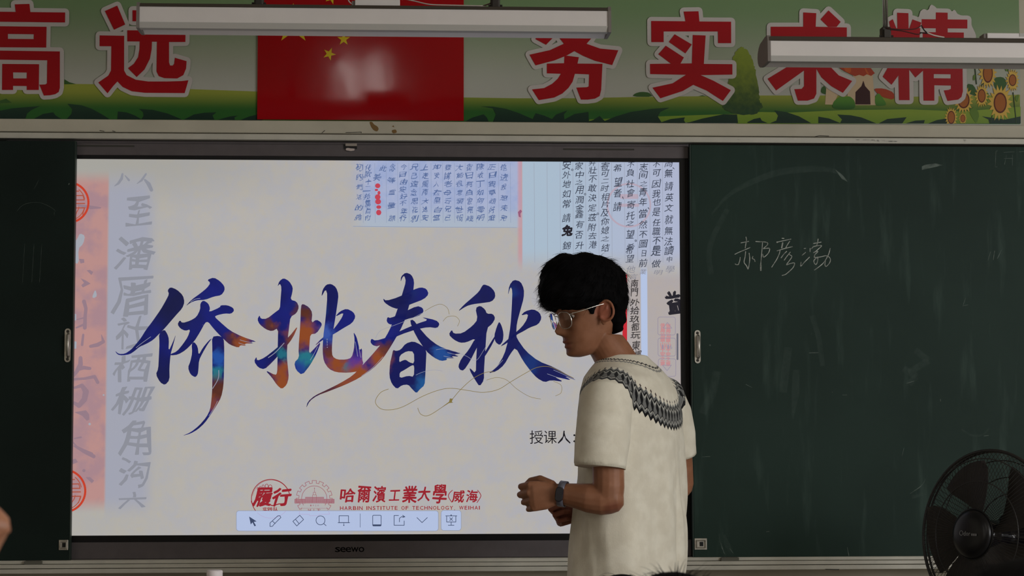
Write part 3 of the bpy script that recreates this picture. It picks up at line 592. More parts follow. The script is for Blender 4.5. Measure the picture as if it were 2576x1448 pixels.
TE_ = (280, 660, 3.218); TF = (760, 660, 3.147)
QIAO = [
 [(455, 225), (478, 198), (530, 218), (580, 265), (593, 320), (575, 370), (520, 430), (430, 535), (385, 580), (340, 625), (290, 655), (230, 680), (190, 715), (150, 742), (90, 752), (50, 745), (28, 712), (60, 740), (110, 738), (160, 705), (200, 660), (240, 610), (280, 545), (330, 480), (400, 380), (440, 310), (468, 255)],
 [(385, 575), (430, 540), (455, 580), (467, 620), (463, 720), (500, 640), (525, 575), (500, 670), (480, 740), (470, 850), (472, 950), (435, 992), (395, 970), (360, 905), (380, 860), (385, 760), (390, 650)],
 [(775, 140), (830, 120), (880, 150), (915, 190), (918, 225), (890, 265), (830, 275), (760, 302), (690, 305), (640, 325), (600, 355), (650, 300), (720, 250), (775, 205), (803, 165)],
 [(720, 330), (745, 305), (785, 330), (800, 370), (790, 402), (880, 362), (885, 345), (940, 345), (985, 365), (995, 390), (970, 415), (920, 412), (860, 425), (835, 438), (880, 480), (960, 550), (1060, 600), (1182, 642), (1130, 640), (1150, 655), (1080, 655), (1090, 675), (1045, 668), (1030, 690), (960, 665), (920, 630), (860, 570), (820, 525), (785, 480), (760, 485), (720, 560), (670, 640), (600, 710), (540, 745), (485, 752), (475, 742), (530, 720), (580, 660), (620, 600), (640, 540), (600, 553), (560, 535), (535, 500), (555, 465), (575, 490), (640, 470), (690, 440), (720, 380)],
 [(650, 660), (670, 640), (700, 680), (707, 750), (740, 690), (790, 630), (818, 610), (780, 660), (740, 730), (710, 790), (705, 870), (700, 905), (680, 930), (640, 905), (620, 850), (640, 800), (655, 730)],
 [(815, 600), (870, 592), (910, 610), (915, 700), (912, 900), (908, 1000), (890, 1090), (850, 1160), (805, 1230), (755, 1300), (700, 1350), (640, 1385), (570, 1403), (640, 1375), (710, 1320), (770, 1250), (800, 1190), (812, 1100), (818, 1000), (818, 700)]]
PI_ = [
 [(1345, 195), (1360, 150), (1395, 125), (1440, 150), (1470, 200), (1465, 245), (1450, 300), (1500, 315), (1520, 360), (1500, 410), (1450, 440), (1440, 520), (1430, 600), (1420, 750), (1430, 850), (1437, 930), (1420, 990), (1380, 1025), (1340, 990), (1300, 930), (1245, 870), (1330, 912), (1343, 890), (1345, 800), (1348, 650), (1350, 530), (1300, 557), (1250, 540), (1200, 500), (1182, 460), (1200, 425), (1210, 455), (1260, 455), (1330, 400), (1365, 375), (1370, 300), (1378, 200), (1365, 170)],
 [(1175, 760), (1180, 795), (1240, 770), (1330, 700), (1440, 600), (1515, 505), (1470, 610), (1400, 700), (1300, 810), (1240, 865), (1190, 850), (1155, 800)],
 [(1535, 350), (1550, 333), (1600, 360), (1628, 405), (1620, 490), (1660, 460), (1700, 485), (1705, 510), (1660, 575), (1612, 580), (1605, 650), (1600, 740), (1640, 700), (1700, 635), (1660, 740), (1610, 830), (1545, 912), (1495, 870), (1480, 810), (1520, 770), (1515, 700), (1530, 500)],
 [(1700, 280), (1710, 220), (1740, 178), (1780, 172), (1820, 200), (1840, 260), (1830, 340), (1815, 440), (1795, 560), (1785, 700), (1790, 760), (1830, 785), (1900, 785), (1945, 770), (1965, 700), (1970, 620), (1960, 560), (1985, 600), (2000, 660), (2010, 710), (2030, 690), (2030, 780), (2042, 820), (2000, 880), (1920, 892), (1820, 888), (1760, 860), (1720, 800), (1710, 720), (1715, 600), (1735, 450), (1750, 260), (1735, 215)],
 [(1810, 440), (1850, 395), (1905, 372), (1960, 400), (1978, 440), (1950, 490), (1880, 530), (1800, 580), (1720, 620), (1640, 680), (1700, 615), (1790, 550), (1830, 500), (1870, 440), (1880, 405)]]
CHUN = [
 [(780, 155), (783, 110), (820, 78), (865, 95), (888, 145), (880, 230), (850, 330), (820, 440), (775, 540), (705, 660), (640, 760), (560, 840), (450, 915), (340, 968), (220, 1015), (120, 1052), (60, 1095), (30, 1155), (45, 1100), (100, 1052), (200, 1005), (300, 955), (400, 895), (470, 820), (545, 740), (630, 640), (690, 540), (730, 440), (765, 340), (795, 240), (822, 150), (810, 105), (795, 115)],
 [(640, 283), (665, 303), (760, 275), (880, 215), (940, 195), (985, 208), (1003, 250), (965, 290), (860, 330), (760, 370), (700, 350), (650, 315)],
 [(675, 430), (700, 440), (800, 395), (910, 342), (955, 358), (963, 392), (920, 425), (820, 450), (740, 490), (690, 490), (668, 465)],
 [(548, 600), (580, 620), (680, 590), (800, 530), (920, 480), (1000, 455), (940, 430), (1060, 455), (1090, 485), (1070, 520), (1000, 510), (900, 530), (780, 570), (680, 620), (600, 665), (560, 655), (540, 630)],
 [(850, 460), (880, 450), (930, 520), (1000, 600), (1080, 660), (1170, 695), (1270, 720), (1200, 725), (1245, 745), (1180, 740), (1210, 760), (1140, 755), (1150, 770), (1100, 780), (1040, 750), (980, 700), (900, 580)],
 [(720, 690), (745, 700), (780, 690), (820, 640), (880, 622), (940, 650), (985, 690), (980, 800), (975, 900), (970, 970), (930, 1005), (905, 1035), (870, 1000), (840, 965), (790, 970), (750, 1002), (710, 960), (690, 900), (695, 800), (712, 730)]]
CH_H = [[(768, 790), (772, 735), (830, 700), (885, 705), (888, 800), (850, 790), (820, 768), (795, 775)], [(772, 915), (772, 870), (810, 850), (870, 812), (888, 815), (885, 905), (840, 895)]]
QIU = [
 [(1440, 172), (1490, 190), (1525, 230), (1530, 275), (1500, 310), (1430, 320), (1350, 330), (1300, 345), (1230, 390), (1280, 335), (1350, 275), (1400, 230), (1425, 185)],
 [(1160, 570), (1185, 530), (1200, 563), (1270, 560), (1350, 500), (1390, 450), (1372, 360), (1410, 340), (1450, 372), (1462, 405), (1510, 405), (1530, 440), (1505, 485), (1462, 520), (1450, 700), (1440, 850), (1440, 930), (1405, 982), (1370, 930), (1330, 860), (1325, 830), (1375, 880), (1378, 760), (1385, 650), (1370, 600), (1300, 632), (1250, 635), (1200, 610)],
 [(1370, 600), (1440, 570), (1380, 680), (1330, 780), (1280, 855), (1250, 850), (1235, 820), (1260, 760), (1320, 690)],
 [(1375, 770), (1440, 720), (1500, 620), (1550, 545), (1510, 640), (1450, 740), (1400, 800)],
 [(1560, 465), (1580, 500), (1595, 560), (1590, 620), (1565, 655), (1530, 630), (1520, 580), (1540, 510)],
 [(1628, 265), (1640, 180), (1675, 135), (1730, 150), (1757, 210), (1755, 280), (1730, 370), (1700, 480), (1695, 560), (1700, 600), (1770, 700), (1870, 780), (2000, 830), (2190, 940), (2070, 895), (2140, 935), (1990, 900), (2075, 945), (1970, 930), (1920, 948), (1860, 915), (1810, 860), (1750, 780), (1690, 670), (1650, 720), (1600, 810), (1540, 860), (1470, 878), (1540, 830), (1600, 730), (1630, 620), (1650, 500), (1660, 350), (1665, 220), (1650, 190)],
 [(1730, 420), (1765, 385), (1830, 368), (1880, 395), (1897, 440), (1870, 490), (1800, 515), (1750, 545), (1700, 570), (1620, 640), (1560, 670), (1660, 580), (1740, 510), (1780, 450), (1790, 405)]]
for T, polys in ((TE_, QIAO), (TE_, PI_), (TF, CHUN), (TF, QIU)):
    f = Flat(lay(3), T)
    for p in polys: f.poly(p, smooth=1, holes=CH_H if (polys is CHUN and p is CHUN[-1]) else ())
    f.build('title_character', tm.m, ROOT)
f = Flat(lay(4), TF)
def sw(pts, wd): f.stroke(crom(pts, 8), wd, cap=False)
for p, wd in (([(970, 385), (1040, 345), (1100, 330), (1150, 360), (1165, 410)], 3), ([(1115, 465), (1150, 430), (1210, 425), (1245, 460), (1230, 505)], 3),
          ([(685, 1000), (620, 1030), (580, 1100), (620, 1155), (700, 1165), (800, 1140), (950, 1060), (1080, 1010), (1180, 995), (1300, 1010), (1430, 1027), (1550, 1005), (1650, 945), (1760, 880), (1860, 830), (1960, 825), (2060, 870), (2150, 915)], 4),
          ([(915, 1150), (940, 1200), (1000, 1210), (1100, 1150), (1180, 1090), (1250, 1010), (1350, 920), (1450, 870), (1520, 865)], 4), ([(1460, 930), (1540, 910), (1620, 930), (1700, 1000), (1800, 1060), (1890, 1080)], 3), ([(1990, 940), (2050, 970), (2050, 1030), (2005, 1055)], 3)): sw(p, wd)
f.stroke([(1100, 1150), (1180, 1095)], [3, 10]).poly([(1170, 1075), (1195, 1078), (1185, 1100), (1195, 1108), (1160, 1112)])
f.build('gold_flourish', E('flourish_gold', 128, 112, 62), ROOT)
f = Flat(lay(4), TF)
for p in ([(1060, 690), (1120, 683), (1200, 700), (1300, 740), (1375, 775), (1440, 690), (1510, 570)], [(900, 890), (960, 865), (1040, 850), (1110, 858)], [(580, 600), (620, 540), (720, 500), (850, 450), (950, 400)]): sw(p, 2.5)
for p in ([(1990, 850), (2070, 885), (2160, 925)], [(1940, 880), (2010, 905), (2070, 925)], [(1150, 712), (1190, 722), (1240, 733)], [(1120, 740), (1170, 750), (1205, 757)], [(1500, 860), (1545, 820), (1590, 770)], [(640, 745), (560, 830), (470, 898)]): sw(p, 3)
f.T = TE_
for p in ([(1040, 625), (1090, 640), (1150, 650)], [(1030, 650), (1060, 660), (1088, 668)], [(860, 1120), (830, 1180), (790, 1240)], [(200, 690), (250, 650), (320, 600)], [(1975, 640), (1985, 700), (1995, 760)], [(2005, 690), (2012, 730), (2020, 770)], [(640, 320), (680, 296), (720, 290)], [(1610, 790), (1640, 740), (1670, 680)]): sw(p, 3.4)
for p in ([(1270, 770), (1330, 725), (1400, 650)], [(870, 870), (865, 940), (820, 1020)], [(740, 505), (742, 505)]): sw(p, 5)
f.T = None
for x in (823,):
    for y in (853, 858, 862, 867, 873): f.disc((x+.3*(y-860)*.1, y), 1.3, 6)
f.build('pale_flourish', E('flourish_pale', 150, 152, 172), ROOT)
# speaker line
f = Flat(lay(2), (1240, 1040, 8.046))
for ch, cx, cy, w, h in (('授', 880, 475, 270, 270), ('课', 1160, 475, 262, 262), ('人', 1442, 475, 262, 262)): f.glyph(ch, cx, cy, w, h, bold=-.004)
f.disc((1648, 435), 20).disc((1648, 558), 20)
f.build('slide_print', E('text_black', 22, 20, 26), ROOT)
# logos
TG = (580, 1180, 3.903); rd = E('logo_red', 150, 36, 46); rdl = E('logo_red_light', 158, 96, 106); rdf = E('logo_fill', 164, 122, 130)
f = Flat(lay(2), TG)
f.ring((395, 288), 190, 7, 48, .75, 6.1)
f.ring((398, 288), 184, 3, 48, 3.3, 6.0)
for x, y, r in ((268, 187, 8), (292, 178, 9), (320, 166, 11), (355, 163, 15), (390, 172, 16)): f.ring((x, y), r, 5, 12, ry=r*1.3)
f.glyph('履', 320, 270, 170, 175, bold=.03, shear=.25, wob=.07).glyph('行', 500, 270, 170, 170, bold=.03, shear=.25, wob=.07)
f.stroke(crom([(205, 310), (215, 335), (250, 320), (290, 240), (330, 200)], 5), 10).stroke(crom([(280, 350), (350, 330), (410, 355), (470, 340), (530, 330), (535, 270)], 5), 10)
for ch, x in (('实', 340), ('践', 388), ('队', 443)): f.glyph(ch, x, 392, 46, 40, bold=.02)
f.build('logo_print', rd, ROOT)
f = Flat(lay(2), TG); cx, cy = 822, 286
pts = []
for i in range(-5, 6):
    a = math.radians(-90+i*24)
    for da, r in ((-7, 152), (-7, 178), (7, 178), (7, 152)):
        t_ = a+math.radians(da); pts.append((cx+r*math.cos(t_), cy+r*1.0*math.sin(t_)))
pts = [p for p in pts if p[1] < 400]
f.stroke(pts, 5); f.ring((cx, cy), 124, 5, 40, math.radians(148), math.radians(392)); f.ring((cx, cy), 124, 3, 10, math.radians(60), math.radians(120))
f.stroke([(824, 185), (824, 225)], 4).disc((824, 184), 5).rrect(812, 225, 836, 250, 2, 4).rrect(805, 250, 843, 330, 2, 4)
f.rrect(735, 272, 915, 330, 2, 4)
f.rrect(630, 292, 735, 332, 2, 4).rrect(915, 292, 1018, 332, 2, 4)
for x in range(650, 1018, 18):
    if not 800 < x < 850: f.stroke([(x, 296), (x, 330)], 2.4)
f.stroke([(635, 312), (1015, 312)], 2.4)
for ch, x in zip('1920', (788, 812, 836, 860)): f.glyph(ch, x, 354, 11, 16)
f.glyph('H', 775, 398, 28, 20, bold=.02).glyph('I', 818, 398, 5, 20, bold=.02).glyph('T', 862, 398, 34, 20, bold=.02)
f.stroke([(700, 380), (945, 380), (972, 440), (870, 443), (866, 455), (778, 457), (772, 443), (675, 440)], 2.2, closed=True)
f.build('logo_print', rdl, ROOT)
f = Flat(lay(1), TG); f.rect(738, 275, 912, 328); f.rect(632, 294, 735, 330); f.rect(915, 294, 1016, 330); f.build('logo_print', rdf, ROOT)
f = Flat(lay(2), TG)
for i, (ch, x0, x1, y0, y1) in enumerate((('哈', 1080, 1220, 185, 320), ('爾', 1248, 1372, 168, 325), ('濱', 1402, 1522, 165, 322), ('工', 1560, 1662, 205, 305), ('業', 1692, 1832, 165, 325), ('大', 1842, 1962, 172, 312), ('學', 1990, 2122, 150, 330), ('威', 2182, 2295, 205, 325), ('海', 2315, 2425, 205, 322))):
    f.glyph(ch, (x0+x1)/2, (y0+y1)/2, x1-x0, y1-y0, bold=.022, shear=.12, wob=.06, seed=i)
f.stroke(crom([(2178, 205), (2148, 235), (2140, 270), (2172, 322)], 5), 7).stroke(crom([(2425, 205), (2452, 240), (2455, 270), (2420, 325)], 5), 7)
txt = 'HARBIN INSTITUTE OF TECHNOLOGY, WEIHAI'; wd = {'I': .25, ' ': .55, ',': .35, 'M': 1.2, 'W': 1.35, 'L': .8, 'E': .82, 'T': .9, 'F': .8, 'S': .85}
tot = sum(wd.get(c_, 1)+.32 for c_ in txt)-.32; u = (2447-1075)/tot; x = 1075
for c_ in txt:
    w_ = wd.get(c_, 1)*u
    if c_ == ',': f.stroke([(x+w_/2, 395), (x+w_/2-3, 404)], 6)
    elif c_ != ' ': f.glyph(c_, x+w_/2, 380-(x-1075)*.003, w_, 36, bold=.016)
    x += w_+.32*u
f.build('logo_print', rd, ROOT)
# tool bar
tbb = E('toolbar_blue', 176, 190, 222); ic = E('toolbar_icon', 62, 74, 104)
f = Flat(lay(3), TG); f.rrect(57, 406, 2040, 604, 26).rrect(2067, 402, 2264, 599, 26); f.build('toolbar', tbb, ROOT)
f = Flat(lay(4), TG); f.ring((395, 288), 190, 3, 24, .66, 2.35).stroke([(680, 410), (672, 438), (772, 441), (778, 455), (866, 453), (870, 441), (972, 438), (962, 410)], 3)
f.build('toolbar_ghost', E('toolbar_ghost_red', 178, 160, 200), ROOT)
f = Flat(lay(4), TG); f.rrect(57, 406, 2040, 604, 26, 3.5).rrect(2067, 402, 2264, 599, 26, 3.5); f.build('toolbar_outline', E('toolbar_outline', 130, 138, 160), ROOT)
f = Flat(lay(5), TG)
f.poly([(182, 462), (256, 510), (228, 515), (250, 552), (234, 558), (216, 520), (198, 540)])
w_ = 6
f.stroke([(388, 560), (388, 525), (465, 455), (485, 455), (494, 472), (425, 540), (412, 558)], w_, closed=True).stroke([(412, 508), (438, 532)], w_)
f.stroke([(612, 510), (680, 450), (717, 492), (650, 555)], w_, closed=True).stroke([(638, 490), (672, 532)], w_)
f.ring((883, 500), 44, w_, 24).stroke([(915, 532), (938, 552)], w_)
f.stroke([(1066, 455), (1158, 455), (1158, 522), (1066, 522)], w_, closed=True).stroke([(1055, 523), (1170, 523)], w_).stroke([(1112, 523), (1112, 545)], 4).disc((1112, 548), 6)
f.stroke([(1273, 435), (1273, 568)], 4)
f.rrect(1396, 450, 1478, 555, 8, w_).rrect(1396, 540, 1478, 557, 3)
f.stroke([(1650, 452), (1606, 452), (1606, 548), (1705, 548), (1705, 505)], w_).stroke([(1658, 515), (1658, 480), (1680, 464), (1705, 464)], w_).stroke([(1690, 450), (1712, 466), (1690, 470)], w_)
f.stroke([(1830, 473), (1880, 522), (1932, 473)], w_)
f.stroke([(2112, 456), (2222, 456)], w_).stroke([(2122, 460), (2122, 516), (2212, 516), (2212, 460)], w_).stroke([(2166, 516), (2166, 546)], w_).stroke([(2138, 548), (2194, 548)], w_).stroke([(2152, 474), (2180, 502)], w_).stroke([(2180, 474), (2152, 502)], w_).disc((2166, 450), 7)
f.build('toolbar_icon', ic, ROOT)
# ---------------------------------------------------------------- sliding chalkboards
YK = -0.115
def chalkmat():
    t = NT('chalkboard_green'); 
    a = t.mix(t.ss(t.noise(2.2, 4), .35, .68), L(17, 40, 32), L(26, 48, 40))
    mp = t.add('ShaderNodeMapping', {'Vector': t.pos(), 'Scale': (9, 1, 1.3), 'Rotation': (0, .25, 0)}).outputs[0]
    a = t.mix(t.ss(t.noise(3, 5, vec=mp), .55, .8, 0, .35), a, L(72, 92, 84))
    a = t.mix(t.ss(t.noise(1.1, 2), .5, .75, 0, .5), a, L(24, 54, 38))
    t.set(t.b.inputs['Base Color'], a); t.b.inputs['Roughness'].default_value = .62; t.b.inputs['Specular IOR Level'].default_value = .25
    bn = t.add('ShaderNodeBump', {'Strength': .1, 'Distance': .001, 'Height': t.noise(500, 2)}); t.l.new(bn.outputs[0], t.b.inputs['Normal']); return t.m
M['board'] = chalkmat(); M['board_dark'] = mat('chalkboard_dark', L(22, 34, 30), .6, var=.2, vscale=2.5, spec=.15); M['boardedge'] = mat('board_edge_trim', L(44, 56, 50), .5, metal=.3)  # left board gets a darker, plainer green than the right one
def soft(name, col, a):
    t = NT(name); t.b.inputs['Base Color'].default_value = col; t.b.inputs['Roughness'].default_value = .9
    t.set(t.b.inputs['Alpha'], t.ss(t.noise(70, 4), .3, .7, a*.3, a)); return t.m
M['chalk'] = soft('chalk_line', L(205, 208, 200), 1.0); M['smear'] = soft('chalk_smear', L(150, 170, 160), .06); M['smear2'] = soft('chalk_scratch', L(170, 185, 175), .3)
def board(label, bm_, X0, X1, zt_, zb_, hx, latch, clipx):
    r = thing('sliding_chalkboard', label, 'chalkboard', ((X0+X1)/2, YK, zb_))
    b = MB(); b.box(X0, X1, YK, YK+.022, zb_, zt_, .0015); b.build('panel', bm_, r)
    ex = X1 if hx < 1000 else X0; b = MB(); sgn = -1 if hx < 1000 else 1
    b.box(min(ex, ex-sgn*.003), max(ex, ex-sgn*.003), YK-.001, YK+.023, zb_, zt_); b.build('edge_strip', M['boardedge'], r)
    yh = 868 if hx < 1000 else 871.5
    pc = at(hx, yh, YK-.004); hh = .0475; 
    b = MB(); n = 10; outl = []
    for s_ in (1, -1):
        for i in range(n+1):
            a = math.pi*i/n; outl.append((pc.x+.0085*math.cos(a)*s_, pc.z+s_*(hh-.0085)+.0085*math.sin(a)*s_))
    b.rings([[(x, YK-.0035, z) for x, z in outl], [(x, YK, z) for x, z in outl]]); h = b.build('handle', M['metal'], r)
    b = MB(); b.tube([(pc.x+.002, YK-.004, pc.z-.031), (pc.x+.002, YK-.013, pc.z-.026), (pc.x+.002, YK-.013, pc.z+.026), (pc.x+.002, YK-.004, pc.z+.031)], .0045, 10); b.build('grip', M['metal'], h, True)
    for dz in (-.039, .039):
        b = MB(); b.tube([(pc.x, YK-.0035, pc.z+dz), (pc.x, YK-.0055, pc.z+dz)], [.0042, .0036], 12); b.tube([(pc.x, YK-.0055, pc.z+dz), (pc.x, YK-.0057, pc.z+dz)], .0016, 6); b.build('screw', M['darkmetal'], h)
    lx0, ly0, lx1, ly1 = latch
    p0 = at(lx0, ly1, YK); p1 = at(lx1, ly0, YK)
    b = MB(); b.box(p0.x, p1.x, YK-.003, YK, p0.z, p1.z, .001); lt = b.build('latch', M['metal'], r)
    mx_ = (p0.x+p1.x)/2; mz = (p0.z+p1.z)/2; b = MB(); b.tube([(p0.x+.006, YK-.006, p0.z+.006), (p1.x-.005, YK-.006, p0.z+.006), (p1.x-.005, YK-.006, p1.z-.006), (p0.x+.006, YK-.006, p1.z-.006)], .0018, 6, loop=True); b.build('latch_loop', M['metal'], lt)
    b = MB(); b.box(mx_-.003, mx_+.007, YK-.0045, YK-.003, mz-.006, mz+.006); b.build('latch_slot', M['black'], lt)
    p0 = at(clipx[0], 1412, YK-.012); p1 = at(clipx[1], 1404, YK-.012)
    b = MB(); b.box(p0.x, p1.x, YK-.0205, YK-.0105, zb_-.012, zb_, .001); b.box(p0.x+.004, p1.x-.004, YK-.012, YK+.01, zb_-.001, zb_+.001); b.build('slider_clip', M['clip'], r)
    return r
xl = (at(188.5, 350, YK).x+at(173.5, 1400, YK).x)/2; xr = (at(1737, 365, YK).x+at(1746.5, 1400, YK).x)/2
zk1 = at(1740, 363.7, YK).z; zk0 = at(2000, 1399.8, YK).z
bl = board('dark green sliding chalkboard at the left edge, covering the left end of the display', M['board_dark'], -1.75, xl, zk1, zk0, 170, (148, 1357, 172, 1383), (62, 107))
br = board('dark green sliding chalkboard on the right with a name handwritten in chalk', M['board'], xr, 2.2, zk1, zk0, 1755, (1747, 1353, 1778, 1382), (1813, 1858))
TH = (1800, 560, 7.576)
f = Flat(YK-.0006, TH); w_ = 15
for p in ([(485, 383), (550, 370), (632, 355)], [(580, 272), (590, 330), (578, 400), (566, 480)], [(370, 600), (450, 560), (560, 515), (657, 473)], [(573, 548), (565, 640), (545, 750), (590, 820), (615, 882)], [(640, 580), (652, 680), (640, 800), (622, 880)], [(470, 660), (462, 720), (437, 795)], [(437, 795), (400, 798), (375, 785)], [(712, 640), (702, 680), (740, 700), (752, 738)],
          [(768, 357), (850, 362), (940, 365), (992, 385), (985, 425), (905, 495)], [(895, 380), (885, 520), (870, 680), (862, 800), (862, 905)], [(905, 495), (990, 485), (1032, 495), (1005, 580), (920, 655), (900, 600)],
          [(1268, 295), (1305, 298)], [(1180, 368), (1300, 340), (1436, 312)], [(1280, 385), (1275, 430), (1262, 475)], [(1415, 350), (1370, 420), (1330, 492)], [(1170, 535), (1320, 490), (1467, 455)], [(1232, 515), (1215, 590), (1170, 690), (1120, 770), (1072, 845)], [(1355, 545), (1300, 600), (1250, 668)], [(1425, 560), (1360, 640), (1310, 712)], [(1390, 600), (1455, 640), (1410, 720), (1352, 800), (1430, 775), (1505, 768), (1480, 850), (1400, 930), (1330, 985), (1270, 1003)],
          [(1690, 490), (1718, 487)], [(1650, 620), (1680, 595), (1715, 565)], [(1630, 750), (1625, 825), (1700, 745), (1790, 655)], [(1803, 488), (1800, 550)], [(1955, 310), (1945, 380), (1925, 440)], [(1868, 395), (1940, 382), (2012, 368)], [(1830, 495), (1880, 450), (2020, 435), (1960, 500), (1910, 545)], [(1868, 570), (1920, 545), (1950, 552), (1900, 600), (1885, 640), (1890, 660), (2000, 650), (2100, 625)], [(1950, 650), (1945, 730), (1915, 795), (1880, 760), (1880, 710), (1950, 655)],
          [(2185, 488), (2165, 570), (2130, 650), (2060, 760), (1970, 840), (1885, 900)], [(2100, 625), (2160, 650), (2190, 700), (2170, 770), (2110, 830), (2085, 800), (2095, 730)]):
    q = crom(p, 5) if len(p) > 2 else p; f.stroke(q, w_)
f.stroke([(862, 800), (862, 905)], 26).stroke([(1280, 385), (1262, 475)], 26).disc((1175, 370), 14)
f.build('chalk_writing', M['chalk'], br)
f = Flat(YK-.0004); TJ = (1720, 340, 3.005); f.T = TJ
arc = crom([(210, 600), (330, 460), (500, 360), (700, 285), (900, 258), (1060, 255), (1160, 280), (1240, 350)], 5)
f.stroke(arc, [10+40*math.sin(math.pi*i/(len(arc)-1)) for i in range(len(arc))], cap=False)
f.stroke(crom([(210, 1050), (190, 900), (230, 750), (330, 560)], 4), 40, cap=False)
f.T = (1720, 780, 3.005)
for p, w0 in (([(790, 280), (770, 450), (750, 620)], 60), ([(850, 450), (845, 620), (822, 820)], [50, 60, 16]), ([(970, 40), (1020, 200), (1050, 420)], 40), ([(250, 460), (220, 620), (140, 780)], 60), ([(1660, 440), (1760, 500), (1700, 560)], 50), ([(1750, 300), (1850, 380), (1700, 470)], 50)): f.stroke(p, w0, cap=False)
f.stroke(crom([(2100, 900), (2180, 945), (2260, 940), (2310, 890)], 4), [14, 36, 36, 10][0:1]*13, cap=False)
f.T = (1700, 1300, 4.025); f.stroke([(490, 180), (520, 280), (580, 390)], [20, 60, 30], cap=False).stroke([(440, 170), (455, 280), (500, 380)], [10, 26, 10], cap=False)
f.T = (2276, 1100, 4.16); f.poly([(70, 605), (150, 585), (235, 570), (220, 600), (80, 640)])
f.build('chalk_smear', M['smear'], br)
f = Flat(YK-.0005); f.T = (2276, 1100, 4.16); f.stroke(crom([(50, 590), (110, 550), (160, 515), (200, 470), (215, 430)], 4), [1, 3, 5, 7, 8, 9, 9, 8, 8, 7, 7, 6, 5, 4, 3, 2, 1], cap=False)
f.T = TJ; f.poly([(1800, 235), (1830, 222), (1900, 213), (1960, 225), (1900, 240), (1800, 262)]).poly([(1145, 258), (1200, 300), (1240, 352), (1195, 330)])
f.stroke([(2360, 120), (2355, 240), (2370, 240)], 3).stroke([(2360, 120), (2372, 118)], 3).stroke([(2420, 130), (2500, 125)], 3).stroke([(2440, 150), (2425, 220)], 3).stroke([(2485, 150), (2485, 230)], 3).stroke([(2420, 175), (2490, 175)], 3).stroke([(2535, 125), (2575, 122)], 3)
f.stroke([(2320, 880), (2300, 945)], 4).stroke([(2350, 875), (2340, 940)], 5).stroke([(2400, 870), (2372, 930)], 5).stroke([(2130, 1230), (2110, 1290), (2150, 1280)], 3)
f.T = (1720, 780, 3.005); f.poly([(188, 260), (200, 257), (209, 266), (198, 272)]).stroke([(470, 560), (515, 583)], 4).stroke([(1685, 552), (1740, 535)], 5).stroke([(1940, 672), (1942, 686)], 5).stroke([(2270, 950), (2305, 945)], 4).stroke([(140, 1108), (200, 1104)], 4).stroke([(1650, 1100), (1665, 1040)], 3).stroke([(1200, 640), (1235, 640)], 4).disc((1123, 619), 3).disc((966, 178), 3).stroke([(950, 322), (1015, 320)], 7)
f.T = (1700, 1300, 4.025); f.stroke([(455, 260), (470, 310), (492, 368)], [2, 8, 5]).stroke([(1737, 305), (1745, 350), (1753, 392)], [3, 8, 8]).stroke([(918, 148), (945, 145)], 7).stroke([(548, 320), (582, 365)], [3, 5])
f.build('chalk_scratch', M['smear2'], br)
f = Flat(YK-.0004); f.T = (0, 340, 5.134); f.stroke(crom([(220, 980), (290, 905), (400, 870), (500, 868), (600, 900), (700, 960), (712, 990)], 4), 3).poly([(880, 640), (892, 615), (902, 628), (888, 642)]).stroke([(440, 690), (470, 640), (495, 585)], 3).stroke([(700, 990), (700, 1030)], 4)
for x in (300, 420, 520): f.stroke([(x+20, 1400), (x-10, 1900)], 3)
f.build('chalk_scratch', M['smear2'], bl)
